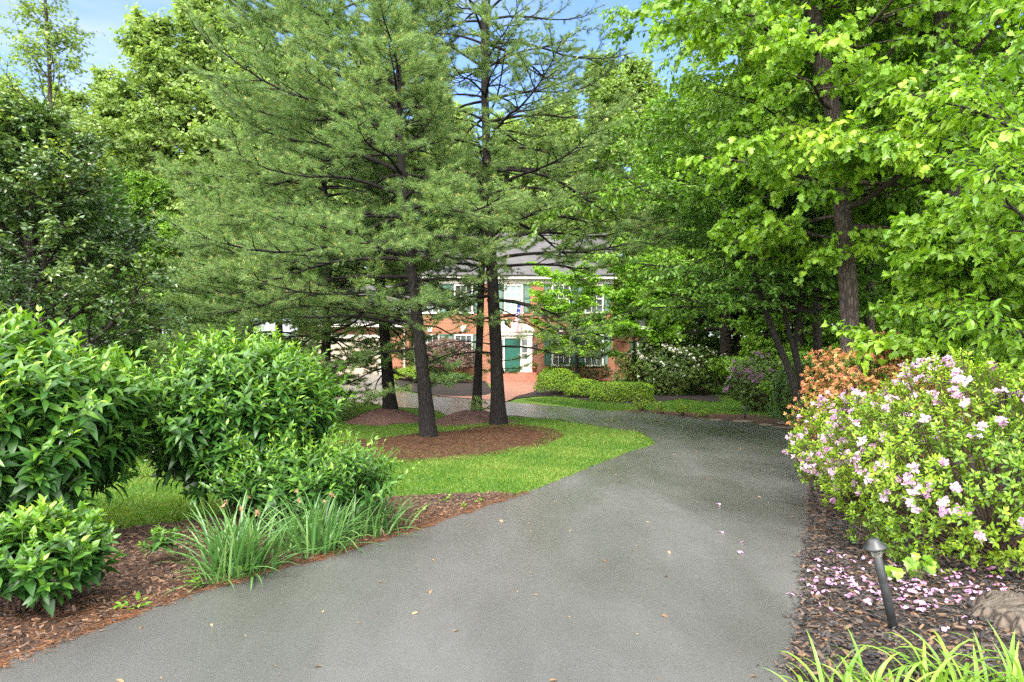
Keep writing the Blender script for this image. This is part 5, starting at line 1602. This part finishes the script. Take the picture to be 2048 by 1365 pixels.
plant_tree('cedar_tree', 'shorter feathery cedar with yellowish tips right behind the holly', (-11.6, 19.5, hgt(-11.6, 19.5)), cedar(312, 7.2, 1.0, 5000), M_CEDAR, B_DARK, cat='cedar')

# ---- trees on the right of the driveway
def trunk_to(px_pts, d, g):
    b = np.array([(g[0] - CX) / F * d, d, 0.0])
    b[2] = hgt(b[0], d)
    return b, trunk_line(px_pts, d, b)
b1, t1 = trunk_to([(1698, 600), (1690, 500), (1680, 350), (1662, 200), (1638, 90), (1612, -60), (1590, -260), (1575, -480)], 12.5, (1704, 690))
rt1 = broadleaf(401, t1, 0.175, 4.1, 12.6, 46, lambda f: 3.1 - 1.0 * f, (-6, 50), 9, 8, 13, L_OAK, 0.128, 0.45, 0.5, 0.45, 0.25, up=0.1, bias=lambda az, f: 1.0 + 0.35 * sin(-az), tint_c=0.5, r1=0.10)
plant_tree('oak_tree', 'oak with a thick leaning grey trunk and bright lobed leaves behind the coral azalea', b1, rt1, M_OAKL, B_OAK)
b2, t2 = trunk_to([(1905, 600), (1902, 380), (1895, 200), (1885, 40), (1880, -160), (1878, -420)], 11.5, (1908, 690))
rt2 = broadleaf(402, t2, 0.21, 3.6, 11.5, 38, lambda f: 2.9 - 0.8 * f, (-4, 50), 9, 8, 12, L_OAK, 0.125, 0.45, 0.5, 0.4, 0.25, up=0.1, tint_c=0.42, r1=0.08, stems=(([(0.12, 0.5, 0), (0.28, 0.5, 3), (0.3, 0.5, 7), (0.3, 0.5, 10)], 0.16),))
plant_tree('oak_tree', 'twin-trunked dark oak with lobed leaves above the big pink azalea', b2, rt2, M_OAKL, B_OAK)
b3, t3 = trunk_to([(1628, 500), (1615, 300), (1600, 100), (1595, -150), (1600, -420)], 18.5, (1640, 690))
rt3 = broadleaf(403, t3, 0.12, 5.4, 16.5, 44, lambda f: 5.2 - 2.6 * f, (-6, 45), 9, 8, 16, L_DIA, 0.15, 0.45, 0.7, 0.55, 0.3, up=0.05, bias=lambda az, f: 1.15 - 0.25 * cos(az), tint_c=0.45, r1=0.05)
plant_tree('hickory_tree', 'tall hickory with drooping slender leaves reaching over the driveway towards the pines', b3, rt3, M_MIDL, B_DARK)
b4, t4 = trunk_to([(1738, 500), (1735, 300), (1728, 120), (1722, -100), (1720, -400)], 17.0, (1740, 690))
rt4 = broadleaf(404, t4, 0.13, 4.5, 15, 30, lambda f: 3.8 - 1.8 * f, (0, 50), 8, 7, 15, L_DIA, 0.15, 0.45, 0.6, 0.4, 0.3, up=0.1, tint_c=0.45, r1=0.05)
plant_tree('oak_tree', 'slender straight oak trunk between the leaning oak and the twin-trunked one', b4, rt4, M_MIDL, B_OAK)
b5, t5 = trunk_to([(1838, 500), (1835, 300), (1832, 100), (1830, -300)], 19.0, (1840, 690))
rt5 = broadleaf(405, t5, 0.22, 4.0, 16, 36, lambda f: 4.2 - 2.0 * f, (0, 50), 8, 8, 15, L_DIA, 0.16, 0.45, 0.6, 0.4, 0.3, up=0.1, tint_c=0.42, r1=0.06)
plant_tree('oak_tree', 'brown oak trunk deep in the woodland next to the twin-trunked oak', b5, rt5, M_MIDL, B_OAK)
# leaning understory tree
b6 = np.array([at(1612, 850, 15.5)[0], 15.5, 0])
b6[2] = hgt(b6[0], 15.5)
t6 = trunk_line([(1582, 752), (1545, 660), (1512, 560), (1492, 470), (1478, 380), (1470, 300)], 15.5, b6)
s6 = trunk_line([(1597, 745), (1572, 640), (1560, 540), (1562, 440), (1575, 330)], 15.8, b6)
s7 = trunk_line([(1605, 770), (1592, 690), (1600, 600), (1622, 500), (1650, 400)], 16.2, b6)
rt6 = broadleaf(406, t6, 0.095, 3.0, 5.8, 50, lambda f: 3.0 - 1.3 * f, (0, 40), 8, 8, 13, L_OVATE3, 0.125, 0.45, 0.45, 0.12, 0.85, up=0.0, jit=0.10, tint_c=0.45, r1=0.02, limb_r=0.6, stems=((s6, 0.07), (s7, 0.06)), bias=lambda az, f: 1.05 - 0.28 * cos(az) + 0.28 * sin(az))
plant_tree('dogwood_tree', 'dark multi-stemmed understory tree leaning over the bend with flat layers of leaves', b6, rt6, M_DOGL, B_DARK)
# magnolia whose boughs come in at the edge of the photo
b7 = np.array([5.15, 5.7, hgt(5.15, 5.7)])
rt7 = broadleaf(407, [(0, 0, 0), (0.05, 0, 1.5), (-0.05, 0.05, 3.0), (0, 0, 5.2)], 0.10, 1.35, 5.0, 20, lambda f: 1.5 - 0.1 * f, (12, 45), 8, 7, 11, L_OVATE, 0.102, 0.42, 0.32, 0.35, 0.3, up=0.1, tint_c=0.5, bias=lambda az, f: 1.0 - 0.25 * cos(az))
plant_tree('magnolia_tree', 'magnolia with big pale oval leaves reaching in from the photo edge above the azalea', b7, rt7, M_MAGL, B_DARK)
# young maple above the azaleas
b8 = np.array([5.55, 7.8, hgt(5.55, 7.8)])
rt8 = broadleaf(408, [(0, 0, 0), (0.05, 0, 1.2), (0.0, 0.05, 2.3), (0.05, 0, 3.2)], 0.05, 1.5, 3.1, 20, lambda f: 1.35 - 0.6 * f, (-5, 30), 8, 7, 10, L_MAPLE, 0.095, 0.42, 0.32, 0.3, 0.4, up=0.1, tint_c=0.5)
plant_tree('maple_sapling', 'young maple with light green leaves spreading just above the coral and pink azaleas', b8, rt8, M_MAGL, B_DARK)
for k, (px, py, lab) in enumerate([(1835, 1172, 'maple seedling with broad lobed leaves under the skirt of the pink azalea'), (1778, 1170, 'two-leaved maple seedling right behind the leaning path light')]):
    c = G(px, py)
    q = np.random.default_rng(420 + k)
    root = thing('maple_seedling', lab, 'seedling', tuple(c))
    n = 11 if k == 0 else 4
    e = q.normal(size=(n, 3)) * (0.10, 0.06, 0.03) * (1 if k == 0 else 0.6) + (0, 0, 0.16 if k == 0 else 0.1)
    MB().add(*sticks(np.zeros((n, 3)), e, 0.002, 0.0012)).build('stem', M_STEM, root)
    V, Fc, t = scatter(L_MAPLE, e, np.c_[q.normal(size=(n, 2)), np.full(n, -0.4)] + (0, -0.7, 0), np.tile([0, -0.6, 1.0], (n, 1)) + q.normal(size=(n, 3)) * 0.3, 0.085 * q.uniform(0.7, 1.2, n), q.uniform(0.1, 0.7, n))
    MB().add(V, Fc, 0, t).build('foliage', M_MAGL, root)
# small ornamental trees by the house
b9 = np.array([at(1277, 790, 33.0)[0], 33.0, 0])
b9[2] = hgt(b9[0], 33.0)
rt9 = broadleaf(409, trunk_line([(1272, 740), (1268, 690), (1262, 630), (1258, 560)], 33.0, b9), 0.10, 2.6, 5.6, 26, lambda f: 2.1 - 0.6 * f, (5, 55), 8, 8, 12, L_DIAW, 0.15, 0.5, 0.4, 0.3, 0.5, up=0.1, tint_c=0.55, stems=(([(0.2, 0, 0), (0.22, 0, 1.6), (0.35, 0, 3.0), (0.5, 0, 5)], 0.09),), flare=1.1)
plant_tree('maple_tree', 'small two-stemmed maple with lime green leaves at the end of the clipped hedge', b9, rt9, M_JML, B_DARK)
b10 = np.array([at(1150, 770, 37.5)[0], 37.5, 0])
b10[2] = hgt(b10[0], 37.5)
rt10 = broadleaf(410, [(0, 0, 0), (0.1, 0, 1.5), (-0.1, 0, 3.2), (-0.3, 0, 5.2)], 0.10, 1.6, 5.3, 30, lambda f: 2.3 - 0.3 * f, (5, 50), 8, 7, 9, L_DIAW, 0.16, 0.45, 0.4, 0.25, 0.6, up=0.1, tint_c=0.55, bias=lambda az, f: 1.0 - 0.15 * cos(az))
plant_tree('maple_tree', 'lime green maple in front of the brick wall between the door and the house corner', b10, rt10, M_JML, B_DARK)

# ---- woodland behind, each tree a copy of one of a few kinds
def tmpl(seed, h, r0, lo, R, nl, leaf, leafm, elev=(5, 60), ns=9, nt=8, nleaf=11, T=L_DIAW, droop=0.3, flat=0.3, sub=0.45, twl=0.9, tint_c=0.48, shape=None):
    q = np.random.default_rng(seed)
    tr = [(0, 0, 0), (q.normal() * 0.2, q.normal() * 0.2, h * 0.35), (q.normal() * 0.3, q.normal() * 0.3, h * 0.7), (q.normal() * 0.3, q.normal() * 0.3, h)]
    sh = shape or (lambda f: R * (0.55 + 0.45 * sin(pi * min(1, f * 1.15 + 0.12))) * (1 - 0.55 * f ** 2.5))
    return broadleaf(seed, tr, r0, h * lo, h * 0.97, nl, sh, elev, ns, nt, nleaf, T, leaf, sub, twl, droop, flat, up=0.2, r1=0.04, limb_r=0.35, tint_c=tint_c), leafm
KINDS_ = [tmpl(501, 21, 0.26, 0.16, 5.2, 46, 0.25, M_BGL), tmpl(502, 19, 0.22, 0.14, 4.8, 44, 0.24, M_BGL, tint_c=0.58),
          tmpl(503, 17, 0.24, 0.15, 5.0, 44, 0.21, M_MIDL), tmpl(504, 18, 0.22, 0.2, 4.4, 40, 0.20, M_MIDL, tint_c=0.4),
          tmpl(505, 16, 0.15, 0.35, 3.2, 26, 0.15, M_BGL, elev=(35, 70), ns=6, nt=5, nleaf=7, sub=0.5, twl=0.8)]
PROTO = [None] * len(KINDS_)
def woods(kind, px, d, s, lab, grp, seed):
    q = np.random.default_rng(seed)
    x = (px - CX) / F * d
    loc = (x, d, float(hgt(x, d)) - 0.1)
    rz = q.uniform(0, 6.28)
    if PROTO[kind] is None:
        tc_, lm = KINDS_[kind]
        PROTO[kind] = plant_tree('woodland_tree', lab, loc, tc_, lm, B_OAK, grp, rz=rz)
        PROTO[kind].scale = (s,) * 3
    else:
        dup(PROTO[kind], loc, rz, lab, s, grp)
LB = 'tall pale green woodland tree behind the roof of the brick house'
for k, (px, d, s, kd) in enumerate([(560, 60, 1.3, 0), (660, 66, 1.4, 1), (745, 60, 1.25, 0), (835, 64, 1.2, 1), (915, 60, 1.08, 0), (1000, 66, 1.2, 1), (1075, 61, 1.05, 0), (1150, 63, 1.14, 1), (1215, 58, 1.2, 0), (1290, 62, 1.4, 1), (880, 80, 1.45, 0), (1040, 82, 1.45, 1), (1120, 78, 1.4, 0), (720, 80, 1.55, 1)]):
    woods(kd, px, d, s, LB, 'woodland trees behind the house', 600 + k)
LL = 'pale green woodland tree rising behind the holly and the pines, away from the house'
for k, (px, d, s, kd) in enumerate([(30, 44, 0.86, 0), (140, 46, 0.95, 1), (235, 48, 0.95, 0), (315, 44, 1.15, 1), (410, 46, 1.2, 0), (500, 44, 1.15, 1), (-60, 36, 0.8, 1), (90, 58, 1.0, 1), (300, 62, 1.0, 0), (450, 60, 1.2, 1), (190, 30, 0.55, 2), (300, 31, 0.58, 2), (-120, 52, 1.0, 0), (-260, 40, 0.9, 1), (-420, 44, 1.0, 0), (-700, 34, 0.9, 1), (-560, 26, 0.7, 2), (-1100, 30, 0.9, 0), (-240, 24, 0.55, 2)]):
    woods(kd, px, d, s, LL, 'woodland trees behind the holly', 640 + k)
woods(4, 80, 34, 1.32, 'thin sparse-leaved tree against the sky above the holly', None, 655)
LR = 'green woodland tree in the dense wood beyond the driveway bend'
for k, (px, d, s, kd) in enumerate([(1330, 44, 1.0, 2), (1400, 50, 1.15, 3), (1480, 40, 1.0, 2), (1560, 46, 1.1, 3), (1640, 38, 1.0, 2), (1720, 44, 1.05, 3), (1800, 34, 0.95, 2), (1900, 40, 1.0, 3), (1990, 32, 0.9, 2), (2080, 38, 1.0, 3), (1600, 30, 0.85, 3), (1780, 27, 0.8, 3), (1940, 24, 0.75, 2), (2120, 26, 0.8, 3), (1380, 66, 1.2, 2), (1500, 62, 1.2, 3), (1650, 58, 1.2, 2), (1850, 56, 1.2, 3), (2050, 52, 1.2, 2), (2180, 18, 0.62, 2)]):
    woods(kd, px, d, s, LR, 'trees of the wood beyond the bend', 670 + k)
bt = np.array([at(1452, 788, 37.0)[0], 37.0, 0])
bt[2] = hgt(bt[0], 37.0)
rtt = broadleaf(450, [(0, 0, 0), (0, 0, 4), (0.1, 0, 9), (0, 0, 15)], 0.33, 2.6, 14.5, 40, lambda f: 4.4 - 1.6 * f, (-8, 50), 9, 8, 14, L_DIAW, 0.20, 0.45, 0.7, 0.35, 0.5, up=0.05, tint_c=0.55, r1=0.08, flare=1.5)
plant_tree('oak_tree', 'thick grey-brown oak on the grass between the white rhododendron and the purple one', bt, rtt, M_MIDL, B_OAK)
# undergrowth of the wood
for k, (px, d, sx, h, lab) in enumerate([(1420, 44, 3.0, 2.4, 'leafy undergrowth bush behind the thick grey-brown oak trunk'), (1560, 30, 2.6, 2.6, 'leafy undergrowth bush in the wood behind the purple rhododendron'), (1370, 52, 4.0, 4.2, 'shaded undergrowth bush seen between the house wing and the thick grey-brown oak'), (1500, 54, 4.0, 4.2, 'shaded undergrowth bush seen past the thick grey-brown oak, away from the house'), (1690, 23, 2.2, 2.4, 'leafy undergrowth bush at the foot of the leaning oak'),
                                         (1830, 17, 2.2, 2.2, 'leafy undergrowth bush behind the coral azalea'), (1980, 13, 2.0, 2.1, 'leafy undergrowth bush behind the big pink azalea'), (1650, 40, 3.2, 3.0, 'shaded undergrowth bush far back in the wood beyond the bend'), (1800, 30, 3.0, 3.0, 'shaded undergrowth bush far back in the wood beyond the azaleas'),
                                         (360, 30, 3.0, 2.6, 'undergrowth bush in the shade behind the rounded lance-leaved shrub'), (120, 24, 2.6, 2.4, 'undergrowth bush in the shade behind the holly'), (500, 34, 3.2, 2.8, 'undergrowth bush in the shade behind the bushy low pine')]):
    x = (px - CX) / F * d
    rosette_shrub('undergrowth_bush', lab, (x, d, float(hgt(x, d)) - 0.05), (sx, sx * 0.6, h), 1500, 0.16, 480 + k, M_MIDL, None, 0, low=-0.4, rough=0.2, per=6, T=L_DIAW, twig=0.3, cat='bush')
